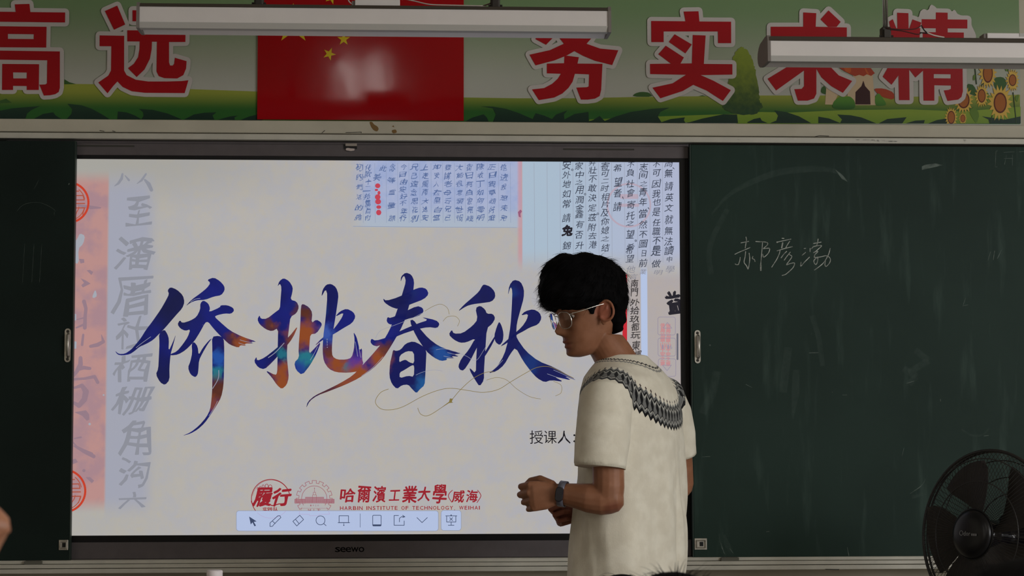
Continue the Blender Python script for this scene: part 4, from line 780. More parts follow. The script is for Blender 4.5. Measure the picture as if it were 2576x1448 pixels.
# ---------------------------------------------------------------- hanging lamps over the boards
def smoothm(o): o.data.polygons.foreach_set('use_smooth', [True]*len(o.data.polygons)); return o
def board_lamp(label, x0p, y_ft, y_fb, y_bb, ytop, length, rods, box, cables, group='switched-off board lamps'):
    YL = -0.78; p = at(x0p, y_ft, YL); x0 = p.x; x1 = x0+length
    zft = p.z; zfb = at(x0p, y_fb, YL).z; zbb = at(x0p, y_bb, YL).z; zt = at(x0p, ytop, YL).z
    r = thing('board_lamp', label, 'lamp', ((x0+x1)/2, YL, zt), group)
    ce = .008
    def ext(prof, a, b_, name, m, par=r, sm=False):
        mb = MB(); mb.rings([[(a, y, z) for y, z in prof], [(b_, y, z) for y, z in prof]]); return mb.build(name, m, par, sm)
    D = .15
    back = [(YL+D*(1-math.cos(t_))*.0+D*.55+D*.42*math.sin(t_), zbb+(zt-zbb)*(.5-.5*math.cos(t_))) for t_ in [math.pi*i/8 for i in range(9)]]
    ext([(YL+.004, zft), (YL+.002, zfb), (YL+.02, zfb)]+[(y-.004, z*1.0) for y, z in back][1:-1]+[(YL+.03, zt-.002)], x0+ce, x1-ce, 'housing', M['lampwhite'])
    ext([(YL, zfb), (YL+.004, zbb), (YL+.03, zbb), (YL+.03, zfb)], x0+ce*.5, x1-ce*.5, 'lower_band', M['lampband'])
    ext([(YL+.001, zft), (YL+.006, zt-.003), (YL+.014, zt), (YL+.05, zt+.001), (YL+.05, zft)], x0+ce*.5, x1-ce*.5, 'top_strip', M['lampdark'])  # dark brown strip along the upper edge of the lamp
    prof = [(YL-.001, zbb-.001), (YL-.001, zfb), (YL+.001, zft), (YL+.008, zt+.001), (YL+.04, zt+.002)]+[(y+.003, z) for y, z in reversed(back)][1:]+[(YL+.05, zbb-.001)]
    for a, b_ in ((x0, x0+ce), (x1-ce, x1)): ext(prof, a, b_, 'end_cap', M['capgrey'])
    for rx in rods:
        X = at(rx, 40, YL+.05).x
        mb = MB(); mb.tube([(X-.003, YL+.06, zt+.02), (X-.003, YL+.06, ZC)], .0036, 10); mb.tube([(X+.0042, YL+.06, zt+.02), (X+.0042, YL+.06, ZC)], .0032, 10); mb.build('hanging_rod', mat('chromed_rod', L(210, 205, 195), .2, metal=.9), r, True)
        mb = MB(); mb.box(X-.012, X+.012, YL+.045, YL+.075, zt-.002, zt+.034, .003); mb.box(X-.008, X+.008, YL+.04, YL+.046, zt, zt+.026, .001); mb.tube([(X-.018, YL+.05, zt+.01), (X+.018, YL+.05, zt+.01)], .0025, 8); mb.build('rod_clamp', M['darkmetal'], r)
    if box:
        a = at(box[0], 40, YL+.07).x; b_ = at(box[1], 40, YL+.07).x
        mb = MB(); mb.box(a, b_, YL+.05, YL+.10, zt, zt+.026 if box[2] is None else zt+box[2], .002); bo = mb.build('ballast_box', M['lampwhite'], r)
        mb = MB(); mb.box(a-.008, a+.001, YL+.055, YL+.095, zt, zt+.02, .001); mb.build('terminal_cover', M['capgrey'], bo)
        if box[1] > 2500:
            xx = a+.085; mb = MB(); mb.box(xx, xx+.04, YL+.0485, YL+.0502, zt+.012, zt+.020); mb.build('rating_label', M['lampband'], bo)
    for pts, rad, col in cables:
        mb = MB(); q = crom([tuple(at(px, py, YL+.05+dy)) for px, py, dy in pts], 6); mb.tube(q, rad, 6); mb.build('cable', col, r, True)
    return r
white = mat('cable_white', L(190, 180, 170), .5); dark = mat('cable_dark', L(58, 30, 28), .5)
board_lamp('long white board lamp hanging in front of the red flag poster', 343, 15.4, 54.5, 69, 4.6, 1.2, (651, 1246), (893, 1006, None),
  [([(875, -14, 0), (877, 2, 0), (886, 11, .01)], .0016, white), ([(1000, -6, .02), (1040, 2, .01), (1080, 11, 0), (1130, 13, 0), (1218, 15, 0)], .0017, white), ([(1215, 15, 0), (1232, 9, 0), (1246, 0, .01)], .0018, dark)])
board_lamp('long white board lamp hanging lower at the right, cut off by the frame', 1931, 101.5, 139.4, 153, 88, 1.2, (2229, 2820), (2477, 2640, .021),
  [([(2229, 70, -.008), (2260, 74, -.01), (2300, 73, -.01), (2318, 64, -.01)], .0014, dark), ([(2232, 74, -.008), (2270, 78, -.01), (2305, 86, -.01), (2316, 84, -.01)], .0014, dark), ([(2318, 64, -.01), (2325, 76, -.01), (2334, 84, -.01)], .0016, M['black']), ([(2314, 82, -.01), (2334, 84, -.01)], .0016, M['black']), ([(2332, 82, -.01), (2350, 89, -.01), (2375, 94, 0)], .002, white)])
# lit classroom tubes on the ceiling behind the camera
tube = NT('tube_light'); tube.b.inputs['Emission Color'].default_value = (1, .97, .92, 1); tube.b.inputs['Emission Strength'].default_value = LAMP_EMIT; tube.m.cycles.emission_sampling = 'FRONT_BACK'
for i, (x, y) in enumerate(((-.22, -4.2), (2.75, -4.2), (-3.2, -4.2), (-.22, -7.0), (2.75, -7.0), (-3.2, -7.0))):
    side = 'middle' if -1 < x < 1 else ('right' if x > 1 else 'left'); row = 'front' if y > -5 else 'rear'
    r = thing('ceiling_lamp', 'lit white ceiling lamp in the %s column, %s row, behind the camera' % (side, row), 'lamp', (x, y, 3.1), 'lit ceiling lamps')
    b = MB(); b.box(x-.14, x+.14, y-.6, y+.6, 3.07, 3.11, .004); b.build('housing', M['lampwhite'], r)
    for dx in (-.07, .07):
        b = MB(); b.tube([(x+dx, y-.58, 3.045), (x+dx, y+.58, 3.045)], .018, 10); b.build('tube', tube.m, r, True)
    for s_ in (-.4, .4): b = MB(); b.tube([(x, y+s_, 3.11), (x, y+s_, ZC)], .008, 8); b.build('hanger', M['metal'], r)
# ---------------------------------------------------------------- pedestal fan
def make_fan():
    C = at(2485, 1346, -.84); az = math.radians(57.0); el = math.radians(5)
    ax = Vector((-math.sin(az)*math.cos(el), -math.cos(az)*math.cos(el), math.sin(el))); rt = Vector((0, 0, 1)).cross(ax).normalized(); up = ax.cross(rt)
    # rt points to the viewer's right when looking at the fan's front
    r = thing('pedestal_fan', 'black pedestal fan with a wire guard in front of the right chalkboard', 'fan', (C.x-ax.x*-.16, C.y-ax.y*-.16, 0))
    def Pf(a, rad, p): return C+rt*(rad*math.cos(a))+up*(rad*math.sin(a))+ax*p
    wire = mat('guard_wire', L(48, 46, 44), .45, metal=.3); R = .212
    def circ(rad, p, n=96): return [Pf(2*math.pi*i/n, rad, p) for i in range(n)]
    b = MB(); b.tube(circ(R, 0), .0042, 8, loop=True); b.tube(circ(R-.002, -.012), .0032, 6, loop=True); b.build('guard_rim', wire, r, True)
    prof = [(.052, .058), (.08, .056), (.105, .051), (.132, .044), (.16, .036), (.185, .026), (.203, .012), (.2095, .002)]
    b = MB(); n = 108
    for i in range(n): b.tube([Pf(2*math.pi*i/n, q, p) for q, p in prof], .00070, 4)
    for q, p in ((.132, .0435), (.19, .0235)): b.tube(circ(q, p), .0015, 5, loop=True)
    b.build('front_guard', wire, r)['kind'] = 'stuff'
    prof = [(.209, -.010), (.2, -.03), (.18, -.055), (.15, -.075), (.115, -.088), (.07, -.095)]
    b = MB(); n = 100
    for i in range(n): b.tube([Pf(2*math.pi*(i+.35*k/5)/n*1.0+.12*k/5, q, p) for k, (q, p) in enumerate(prof)], .00070, 4)
    for q, p in ((.19, -.044), (.15, -.076), (.11, -.0895)): b.tube(circ(q, p), .0015, 5, loop=True)
    b.build('rear_guard', wire, r)['kind'] = 'stuff'
    b = MB(); b.rings([[Pf(2*math.pi*i/40, q, p) for i in range(40)] for q, p in ((.050, .052), (.0605, .055), (.061, .060), (.056, .067), (.045, .0715), (.03, .074), (.012, .0755), (.001, .0757))]); cap = b.build('hub_cap', mat('hub_black', L(14, 13, 15), .3), r, True)
    b = MB(); b.tube(circ(.0625, .056, 48), .0022, 6, loop=True); b.build('hub_ring', M['black'], cap, True)
    # lettering on the cap
    v = []; fc = []
    def put(ch, x, y, w, h, bold=.0):
        gv, gf = glyph(ch, bold); n0 = len(v)
        for a, c_ in gv: v.append(C+rt*(x+a*w)+up*(y+c_*h)+ax*.0762)
        for q in gf: fc.append(tuple(n0+i for i in q))
    put('O', -.0195, .001, .0125, .0135); put('d', -.009, .0005, .0072, .0115, .02); put('o', -.0005, -.001, .0075, .008, .02); put('r', .0068, -.001, .0048, .008, .02)
    for k in range(3):
        x = .0150+k*.0062; n0 = len(v)
        for a, c_ in ((-.5, -.5), (.5, -.5), (.5, .5), (-.5, .5)): v.append(C+rt*(x+a*.0050)+up*(-.0015+c_*.0056)+ax*.0762)
        fc.append((n0, n0+1, n0+2, n0+3))
    o = mesh('brand_lettering', v, fc, mat('logo_silver', L(120, 120, 122), .4), cap); o['kind'] = 'stuff'
    # blades and motor
    bm_ = mat('blade_smoke', L(48, 43, 40), .6)
    for k in range(5):
        a0 = 2*math.pi*k/5+.5; b = MB(); rings = []
        for i in range(9):
            t_ = i/8; q = .035+.15*t_; wd = .40+.14*math.sin(min(1, t_*1.15)*math.pi*.55) if t_ < .9 else .49
            pts = []
            for j in range(7):
                s_ = j/6-.5; a = a0+.25*t_+s_*2*wd*.95; pts.append((a, .012+ s_*-.05*(1-.3*t_)))
            rings.append([Pf(a, q, p+.0008) for a, p in pts]+[Pf(a, q, p-.0008) for a, p in reversed(pts)])
        b.rings(rings); b.build('blade', bm_, r)
    b = MB(); b.rings([[Pf(2*math.pi*i/32, q, p) for i in range(32)] for q, p in ((.002, .03), (.036, .028), (.04, .02), (.04, -.03), (.02, -.035), (.018, -.09), (.066, -.095), (.07, -.105), (.068, -.17), (.055, -.20), (.03, -.215), (.001, -.217))]); b.build('motor_housing', mat('motor_gloss', L(20, 18, 22), .18, coat=.4), r, True)
    Bx = C-ax*.155; b = MB(); b.tube([(Bx.x, Bx.y, C.z-.05), (Bx.x, Bx.y, C.z-.12)], [.03, .022], 16); b.tube([(Bx.x, Bx.y, C.z-.11), (Bx.x, Bx.y, .05)], [.013, .016], 16); b.build('pole', M['black'], r, True)
    b = MB(); b.rings([[(Bx.x+q*math.cos(2*math.pi*i/48), Bx.y+q*math.sin(2*math.pi*i/48), z) for i in range(48)] for q, z in ((.19, 0), (.195, .01), (.185, .022), (.06, .04), (.03, .06), (.015, .062))]); b.build('base', M['black'], r, True)
    b = MB(); b.box(Bx.x-.045, Bx.x+.045, Bx.y-.03, Bx.y+.03, C.z-.30, C.z-.18, .008); b.build('control_box', M['black'], r)
make_fan()
# ---------------------------------------------------------------- desk and bottle in front of the left board
dz = .76; bt = at(540, 1433, -1.35)
r = thing('teacher_desk', 'plain wooden teacher desk standing below the frame in front of the display', 'desk', (bt.x-.1, -1.35, 0))
wood = mat('desk_wood', L(150, 118, 84), .5, var=.15, vscale=12)
b = MB(); b.box(bt.x-.75, bt.x+.35, -1.62, -1.12, dz-.03, dz, .004); b.build('desktop', wood, r)
for sx in (bt.x-.7, bt.x+.3):
    for sy in (-1.58, -1.16):
        b = MB(); b.box(sx-.02, sx+.02, sy-.02, sy+.02, 0, dz-.03, .003); b.build('leg', M['darkmetal'], r)
b = MB(); b.box(bt.x-.68, bt.x+.28, -1.175, -1.16, .3, dz-.03); b.build('modesty_panel', wood, r)
r = thing('water_bottle', 'white screw cap of a bottle just showing at the bottom edge below the display', 'bottle', (bt.x, bt.y, dz))
hb_ = bt.z-dz
def lathe(prof, n=32, c=(bt.x, bt.y, dz)): return [[(c[0]+q*math.cos(2*math.pi*i/n), c[1]+q*math.sin(2*math.pi*i/n), c[2]+z) for i in range(n)] for q, z in prof]
b = MB(); b.rings(lathe(((.03, 0), (.033, .004), (.033, hb_*.55), (.034, hb_*.6), (.030, hb_*.72), (.018, hb_-.03), (.014, hb_-.02), (.014, hb_-.004))))
bm1 = NT('bottle_clear'); bm1.b.inputs['Base Color'].default_value = L(225, 232, 235); bm1.b.inputs['Transmission Weight'].default_value = .8; bm1.b.inputs['Roughness'].default_value = .1
b.build('body', bm1.m, r, True)
b = MB(); b.rings(lathe(((.0145, hb_-.020), (.0172, hb_-.019), (.0175, hb_-.012), (.0175, hb_-.003), (.0165, hb_-.0008), (.014, hb_), (.001, hb_)))); b.build('cap', mat('cap_white', L(236, 226, 228), .5), r, True)
# ---------------------------------------------------------------- helpers for bodies
def loft(MBo, st, n=20, e=2.0):
    """st: list of (centre, axis_a, axis_b)"""
    rr_ = []
    for c, a, b_ in st:
        ring = []
        for i in range(n):
            t_ = 2*math.pi*i/n; ct, s_ = math.cos(t_), math.sin(t_)
            ring.append(Vector(c)+Vector(a)*(math.copysign(abs(ct)**(2/e), ct))+Vector(b_)*(math.copysign(abs(s_)**(2/e), s_)))
        rr_.append(ring)
    MBo.rings(rr_)
def limb(MBo, pts, rad, n=16, ends=True):
    pts = [Vector(p) for p in pts]
    if ends:
        d0 = (pts[0]-pts[1]).normalized(); d1 = (pts[-1]-pts[-2]).normalized()
        pts = [pts[0]+d0*rad[0]*.85, pts[0]+d0*rad[0]*.5]+pts+[pts[-1]+d1*rad[-1]*.5, pts[-1]+d1*rad[-1]*.85]
        rad = [rad[0]*.45, rad[0]*.85]+list(rad)+[rad[-1]*.85, rad[-1]*.45]
    MBo.tube(pts, list(rad), n)
def ellipsoid(MBo, c, a, b_, c_, n=16, m=12):
    c = Vector(c); loft_ = []
    for i in range(m+1):
        t_ = math.pi*(i+.5)/(m+1)-math.pi/2; k = math.cos(t_); loft_.append((c+Vector(c_)*math.sin(t_), Vector(a)*k, Vector(b_)*k))
    loft(MBo, loft_, n)
def fuse(MBo, name, m, parent, voxel, it=4, fac=.5):
    """union of closed shapes as one continuous surface"""
    me = bpy.data.meshes.new('tmp'); me.from_pydata([tuple(p) for p in MBo.v], [], MBo.f); me.update()
    o = bpy.data.objects.new('tmp', me); COL.objects.link(o)
    md = o.modifiers.new('r', 'REMESH'); md.mode = 'VOXEL'; md.voxel_size = voxel; md.adaptivity = 0
    sm = o.modifiers.new('s', 'SMOOTH'); sm.iterations = it; sm.factor = fac
    dg = bpy.context.evaluated_depsgraph_get(); dg.update(); nm = bpy.data.meshes.new_from_object(o.evaluated_get(dg)); nm.name = name
    bpy.data.objects.remove(o); bpy.data.meshes.remove(me)
    nm.polygons.foreach_set('use_smooth', [True]*len(nm.polygons)); nm.materials.clear()
    return link(name, nm, m, parent)
def skinmat(name, spots=()):
    t = NT(name); a = t.mix(t.ss(t.noise(30, 4), .35, .7), L(136, 90, 64), L(150, 102, 76))
    for p, rad, col, k in spots:
        d = t.add('ShaderNodeVectorMath', {0: t.pos(), 1: tuple(p)}, operation='DISTANCE').outputs['Value']; a = t.mix(t.ss(d, rad, rad*.5, 0, k), a, col)
    t.set(t.b.inputs['Base Color'], a); t.b.inputs['Roughness'].default_value = .5; t.b.inputs['Subsurface Weight'].default_value = .08; t.b.inputs['Subsurface Radius'].default_value = (.01, .004, .002); t.b.inputs['Subsurface Scale'].default_value = .5
    bn = t.add('ShaderNodeBump', {'Strength': .15, 'Distance': .0006, 'Height': t.noise(500, 3)}); t.l.new(bn.outputs[0], t.b.inputs['Normal']); return t.m
hairm = NT('black_hair'); hairm.b.inputs['Base Color'].default_value = L(9, 8, 9); hairm.b.inputs['Roughness'].default_value = .8; hairm.b.inputs['Specular IOR Level'].default_value = .06
M['hair'] = hairm.m
def strands(name, samples, parent, rnd, ln=(.02, .05), w=.0007, droop=.5, spread=.35, curl=.3):
    """samples: (point, normal, flow); each strand a thin tapering three-sided blade"""
    v = []; fc = []
    for p, nrm, flow in samples:
        l = rnd.uniform(*ln); d = (flow+nrm*rnd.uniform(.1, spread*2)+Vector((rnd.uniform(-1, 1), rnd.uniform(-1, 1), rnd.uniform(-1, 1)))*curl*.5).normalized()
        q = p-nrm*.003; k = 4; side = d.cross(nrm)
        if side.length < 1e-4: continue
        side.normalize(); n0 = len(v)
        for i in range(k+1):
            t_ = i/k; ww = w*(1-t_)+.0001; v += [q+side*ww, q-side*ww, q+nrm*ww]
            q = q+d*(l/k); d = (d+Vector((0, 0, -1))*droop/k-nrm*spread/k).normalized()
        for i in range(k):
            a = n0+i*3
            for j in range(3): fc.append((a+j, a+(j+1) % 3, a+3+(j+1) % 3, a+3+j))
    o = mesh(name, v, fc, M['hair'], parent); o['kind'] = 'stuff'; return o
def hand(MBo, wr, F_, B_, s_=1.0, curl=(1.3, 1.5, .9), thumb=(.3, .5)):
    """wr wrist, F_ finger direction, B_ back-of-hand normal; index on the +W side"""
    F_ = Vector(F_).normalized(); B_ = Vector(B_); B_ = (B_-F_*B_.dot(F_)).normalized(); W_ = F_.cross(B_).normalized()
    if W_.z < 0: W_ = -W_
    wr = Vector(wr)
    loft(MBo, [(wr-F_*.012, W_*.024*s_, B_*.017*s_), (wr+F_*.012, W_*.027*s_, B_*.016*s_), (wr+F_*.04*s_, W_*.036*s_, B_*.0155*s_), (wr+F_*.070*s_, W_*.038*s_, B_*.013*s_), (wr+F_*.083*s_-B_*.003, W_*.033*s_, B_*.009*s_)], 20, 2.2)
    for k, (off, ln, rd) in enumerate(((.030, 1.0, .0090), (.010, 1.1, .0093), (-.010, 1.02, .0088), (-.029, .82, .0078))):
        p = wr+F_*(.080-.004*abs(k-1))*s_+W_*off*s_; d = F_.copy(); ang = 0; pts = [p-F_*.02*s_, p]; seg = (.042*ln, .026*ln, .020*ln); jit = 1+.05*(k-1)
        for c_, l in zip(curl, seg):
            ang += c_*jit; d = F_*math.cos(ang)-B_*math.sin(ang); p = p+d*l*s_; pts.append(p)
        limb(MBo, pts, [rd*s_*x for x in (1.0, 1.12, .98, .92, .8)], 10)
    # thumb from the side of the palm
    p = wr+F_*.022*s_+W_*.024*s_-B_*.006*s_; d1 = (F_*.75+W_*.5-B_*thumb[0]).normalized(); d2 = (F_*.85-W_*.05-B_*thumb[1]).normalized(); d3 = (F_*.7-W_*.45-B_*thumb[1]).normalized()
    limb(MBo, [p, p+d1*.038*s_, p+d1*.038*s_+d2*.030*s_, p+d1*.038*s_+d2*.030*s_+d3*.024*s_], [.0135*s_, .0115*s_, .0105*s_, .0085*s_], 10)
# ---------------------------------------------------------------- the presenter
Y0 = -0.96
def P(px, py, dy=0.0): return at(px, py, Y0+dy)
SC = (Y0-CAM.y)/F*1.0      # metres per photo pixel at the presenter
fd = Vector((-.89, .45, 0)).normalized(); rd_ = Vector((.45, .89, 0)).normalized(); ZU = Vector((0, 0, 1))
man = thing('person', 'standing man in cream knitted sweater with black zigzag yoke, glasses and wristwatch', 'person', (P(1578, 1448).x, Y0, 0))
# head frame
hf0 = Vector((-.94, -.34, 0)).normalized(); pt = math.radians(15)
hf = hf0*math.cos(pt)-ZU*math.sin(pt); hu = ZU*math.cos(pt)+hf0*math.sin(pt); hr = hf.cross(hu).normalized()   # hr: his right
O = P(1480, 780, -.01)
def HP(x, y, z): return O+hf*x+hr*y+hu*z
def interp(tab, z):
    if z <= tab[0][0]: return tab[0][1:]
    for a, b_ in zip(tab, tab[1:]):
        if z <= b_[0]:
            t_ = (z-a[0])/(b_[0]-a[0]); t_ = t_*t_*(3-2*t_); return tuple(a[i]+(b_[i]-a[i])*t_ for i in range(1, len(a)))
    return tab[-1][1:]
HT = ((-.104, .052, .012, .014), (-.098, .070, -.004, .026), (-.088, .079, -.02, .038), (-.072, .077, -.036, .048), (-.056, .078, -.048, .054), (-.040, .077, -.058, .059), (-.020, .077, -.068, .065), (0, .076, -.078, .069), (.022, .085, -.086, .072), (.045, .084, -.09, .073), (.07, .073, -.086, .068), (.09, .052, -.068, .052), (.104, .02, -.035, .025))
body = MB(); rings_ = []; NA = 56
g = lambda x, m, s: math.exp(-((x-m)/s)**2)
for i in range(60):
    z = -.104+.208*i/59; fx, bx_, hw = interpc(HT, z); cx_ = (fx+bx_)/2; rx = (fx-bx_)/2; ring = []
    for j in range(NA):
        a = 2*math.pi*j/NA; aa = a if a <= math.pi else a-2*math.pi
        ca, sa = math.cos(a), math.sin(a)
        x = cx_+rx*math.copysign(abs(ca)**.92, ca); y = hw*math.copysign(abs(sa)**.88, sa)
        if abs(aa) < 1.3:
            yy = y
            nz = interp(((-.053, 0.0, .011), (-.045, .008, .014), (-.036, .021, .0125), (-.029, .025, .0095), (-.015, .014, .0075), (.0, .006, .007), (.016, .002, .01), (.03, 0, .01)), z) if -.053 < z < .03 else (0, .01)
            x += nz[0]*g(yy, 0, nz[1])
            x += .0085*g(z, -.0595, .0045)*g(yy, 0, .017)+.0078*g(z, -.0715, .0048)*g(yy, 0, .015)-.0055*g(z, -.0655, .0024)*g(yy, 0, .021)-.003*g(z, -.081, .006)*g(yy, 0, .02)-.002*g(z, -.050, .005)*g(yy, 0, .02)
            x += .005*g(z, -.091, .009)*g(yy, 0, .015)
            x -= .011*g(z, .0, .011)*(g(yy, .031, .016)+g(yy, -.031, .016))
            x += .003*g(z, .018, .006)*(g(yy, .03, .018)+g(yy, -.03, .018))
            x += .003*g(z, -.026, .016)*(g(yy, .045, .014)+g(yy, -.045, .014))
        ring.append(HP(x, y, z))
    rings_.append(ring)
body.rings(rings_)
# ears
for s_ in (1, -1): ellipsoid(body, HP(.0490, s_*.030, .003), hf*.0132, hr*.0140, hu*.0125, 16, 12)
for s_ in (1, -1):
    ec = HP(-.004, s_*.0735, -.008); eu = (hu*.97-hf*.22).normalized(); ef = (hf*.95+hu*.2).normalized(); en = hr*s_; ef2 = (ef*.85+en*-.45).normalized()
    pts = []
    for i in range(15):
        a = math.radians(-60+i*20); pts.append(ec+ef2*(-.003+.0155*-math.sin(a+.2)*1.0)+eu*(.026*math.cos(a+.2)*(1.0 if math.cos(a) > 0 else .85))+en*(.007+.005*math.sin(a)))
    limb(body, pts, [.0032, .0034]+[.0036]*11+[.004, .0045], 8)
    loft(body, [(ec+en*-.006, ef2*.012, eu*.018), (ec+en*.003-ef2*.002, ef2*.0160, eu*.023), (ec+en*.0055-ef2*.002, ef2*.0125, eu*.020)], 16)
    limb(body, [ec+ef2*.006+eu*-.004+en*.004, ec+ef2*-.004+eu*.006+en*.006, ec+ef2*-.006+eu*.014+en*.006], [.0025, .0028, .0022], 8)
    ellipsoid(body, ec-eu*.024+ef2*.002+en*.003, ef2*.007, en*.0035, eu*.009)
# neck
loft(body, [(P(1512, 842), fd*.052, rd_*.050), (P(1526, 862), fd*.054, rd_*.052), (P(1542, 890), fd*.056, rd_*.054), (P(1560, 915), fd*.060, rd_*.062), (P(1572, 945), fd*.075, rd_*.10)], 28)
# shoulders, trunk (under the sweater) and arms: one continuous body
loft(body, [(P(1575, 935), fd*.06, rd_*.07), (P(1578, 975), fd*.075, rd_*.15), (P(1583, 1040), fd*.085, rd_*.165), (P(1585, 1200), fd*.08, rd_*.145), (P(1583, 1350), fd*.08, rd_*.14), (P(1580, 1440), fd*.085, rd_*.15), (P(1580, 1500), fd*.09, rd_*.15)], 28)
WL = P(1412, 1241, -.17); EL = P(1529, 1252, -.205)
limb(body, [P(1525, 1000, -.13), P(1526, 1090, -.18), P(1530, 1180, -.195), P(1531, 1225, -.205), EL], [.05, .046, .037, .037, .036])
limb(body, [P(1537, 1255, -.207), P(1515, 1256, -.203), P(1480, 1252, -.195), P(1440, 1245, -.18), WL], [.034, .036, .034, .028, .0245])
hand(body, WL, Vector((-.97, .06, -.10)), Vector((.05, -1, .10)), .92, curl=(1.0, 1.75, 1.0), thumb=(.45, .7))
ER = P(1708, 1218, .20); WR = P(1462, 1280, .0)
limb(body, [P(1672, 1000, .13), P(1696, 1100, .17), P(1706, 1170, .195), ER], [.05, .042, .037, .037])
limb(body, [ER, P(1690, 1240, .21), P(1600, 1275, .19), P(1520, 1285, .10), WR], [.036, .036, .033, .028, .024])
hand(body, WR, Vector((-.90, -.12, -.20)), Vector((-.1, .9, -.35)), .82, curl=(1.2, 1.45, .8), thumb=(.3, .5))
# legs
hip = P(1580, 1500).z
for s_, fx_ in ((1, .10), (-1, -.06)):
    h0 = Vector((P(1580, 1448).x, Y0, 0))+rd_*.09*s_
    limb(body, [h0+ZU*hip, h0+fd*fx_*.5+ZU*.50, h0+fd*(fx_*.5-.02)+ZU*.28, h0+fd*(fx_-.02)+ZU*.07], [.085, .055, .05, .035])
mouth = HP(.082, 0, -.066)
bo = fuse(body, 'body', skinmat('skin', ((mouth, .024, L(126, 62, 54), .75), (HP(-.004, -.08, -.008), .03, L(156, 78, 60), .55), (P(1542, 1283, -.225), .03, L(112, 56, 42), .6), (WR+Vector((-.06, 0, -.02)), .09, L(140, 74, 66), .6))), man, .0022, 3, .5)
# eyes and glasses
ew = mat('eye_white', L(215, 205, 198), .3); ei = mat('eye_iris', L(30, 18, 12), .2)
for s_ in (1, -1):
    b = MB(); ellipsoid(b, HP(.0510, s_*.030, -.001), hf*.0120, hr*.0120, hu*.0110, 20, 14); e_ = b.build('eyeball', ew, man, True)
    b = MB(); ellipsoid(b, HP(.0600, s_*.030, -.003), hf*.0045, hr*.0058, hu*.0058, 16, 10); b.build('iris', ei, e_, True)
    b = MB(); pts = crom([HP(.077, s_*.014, .017), HP(.079, s_*.028, .0205), HP(.071, s_*.043, .0195), HP(.064, s_*.051, .016)], 4); b.tube(pts, [.002+.0012*math.sin(math.pi*i/(len(pts)-1)) for i in range(len(pts))], 6); b.build('eyebrow', M['hair'], man, True)
gm = mat('glasses_metal', L(225, 220, 212), .18, metal=.95); gp = MB(); lens = []
for s_ in (1, -1):
    cg = Vector((.0865, s_*.0335, -.004)); pts = []
    for i in range(28):
        a = 2*math.pi*i/28; ca, sa = math.cos(a), math.sin(a); y_ = cg.y+.0255*math.copysign(abs(ca)**.75, ca); z_ = cg.z+.0205*math.copysign(abs(sa)**.75, sa)
        pts.append(HP(cg.x-.010*(abs(y_)/.06)**2, y_, z_-.002))
    gp.tube(pts, .0010, 6, loop=True); lens.append(pts)
gp.tube(crom([HP(.0865, .0085, .004), HP(.0895, 0, .007), HP(.0865, -.0085, .004)], 4), .0012, 6)
for s_ in (1, -1): gp.tube([HP(.078, s_*.058, .006), HP(.075, s_*.067, .007), HP(.06, s_*.0745, .0075), HP(.01, s_*.0775, .010), HP(-.006, s_*.0775, .010), HP(-.018, s_*.0755, .000)], [.0014, .0014, .0013, .0013, .0013, .0016], 6)
gl_ = gp.build('glasses', gm, man, True)
lm = NT('lens_glass'); lm.b.inputs['Base Color'].default_value = (.9, .92, .95, 1); lm.b.inputs['Transmission Weight'].default_value = 1.0; lm.b.inputs['Roughness'].default_value = .02; lm.b.inputs['IOR'].default_value = 1.08; lm.b.inputs['Specular IOR Level'].default_value = 1.0; lm.b.inputs['Coat Weight'].default_value = .6
for pts in lens:
    c = sum(pts, Vector())/len(pts); k = len(pts); v = [c]+pts+[c-hf*.0012]+[p-hf*.0012 for p in pts]
    fc = [(0, 1+i, 1+(i+1) % k) for i in range(k)]+[(k+1, k+2+(i+1) % k, k+2+i) for i in range(k)]+[(1+i, k+2+i, k+2+(i+1) % k, 1+(i+1) % k) for i in range(k)]
    mesh('lens', v, fc, lm.m, gl_)
# watch
wd = (P(1440, 1245, -.18)-WL).normalized(); wc = WL+wd*.004; wv = Vector((0, 0, 1)); wv = (wv-wd*wv.dot(wd)).normalized(); wn = wd.cross(wv)
if wn.y > 0: wn = -wn
b = MB()
rr2 = [[wc+wd*o_+(wv*math.cos(2*math.pi*j/28)*1.06+wn*math.sin(2*math.pi*j/28)*.95)*(q+.0265) for j in range(28)] for o_, q in ((-.008, 0), (-.008, .0022), (.008, .0022), (.008, 0))]; rr2.append(rr2[0]); b.rings(rr2, cap=False)
wt = b.build('wristwatch', mat('watch_band', L(120, 120, 135), .35, metal=.5), man, True)
b = MB(); loft(b, [(wc+wn*.0245, wd*.0095, wv*.017), (wc+wn*.031, wd*.0095, wv*.017), (wc+wn*.032, wd*.008, wv*.015)], 24, 3.2); b.build('watch_case', mat('watch_face', L(30, 30, 40), .15, coat=.8), wt)
# ---- sweater
sw_ = MB(); T_ = []
for x, y, w_, d_ in ((1568, 893, .058, .056), (1570, 905, .072, .064), (1573, 925, .112, .078), (1577, 950, .158, .092), (1583, 985, .182, .104), (1587, 1040, .192, .112), (1589, 1120, .19, .113), (1587, 1200, .187, .113), (1583, 1290, .187, .117), (1580, 1370, .19, .120), (1577, 1448, .19, .121), (1577, 1500, .188, .118), (1577, 1512, .182, .112)): T_.append((P(x, y), rd_*w_, fd*d_))
loft(sw_, T_, 48, 2.15)
def ring_ax(c, d, r1, r2):
    d = d.normalized(); a = d.cross(Vector((0, 1, 0))).normalized(); return (c, a*r1, d.cross(a)*r2)
def sleeve(pts, rs):
    pts = [Vector(p) for p in pts]; st = []
    for i, p in enumerate(pts):
        d = pts[min(i+1, len(pts)-1)]-pts[max(i-1, 0)]; st.append(ring_ax(p, d, rs[i][0], rs[i][1]))
    loft(sw_, st, 32)
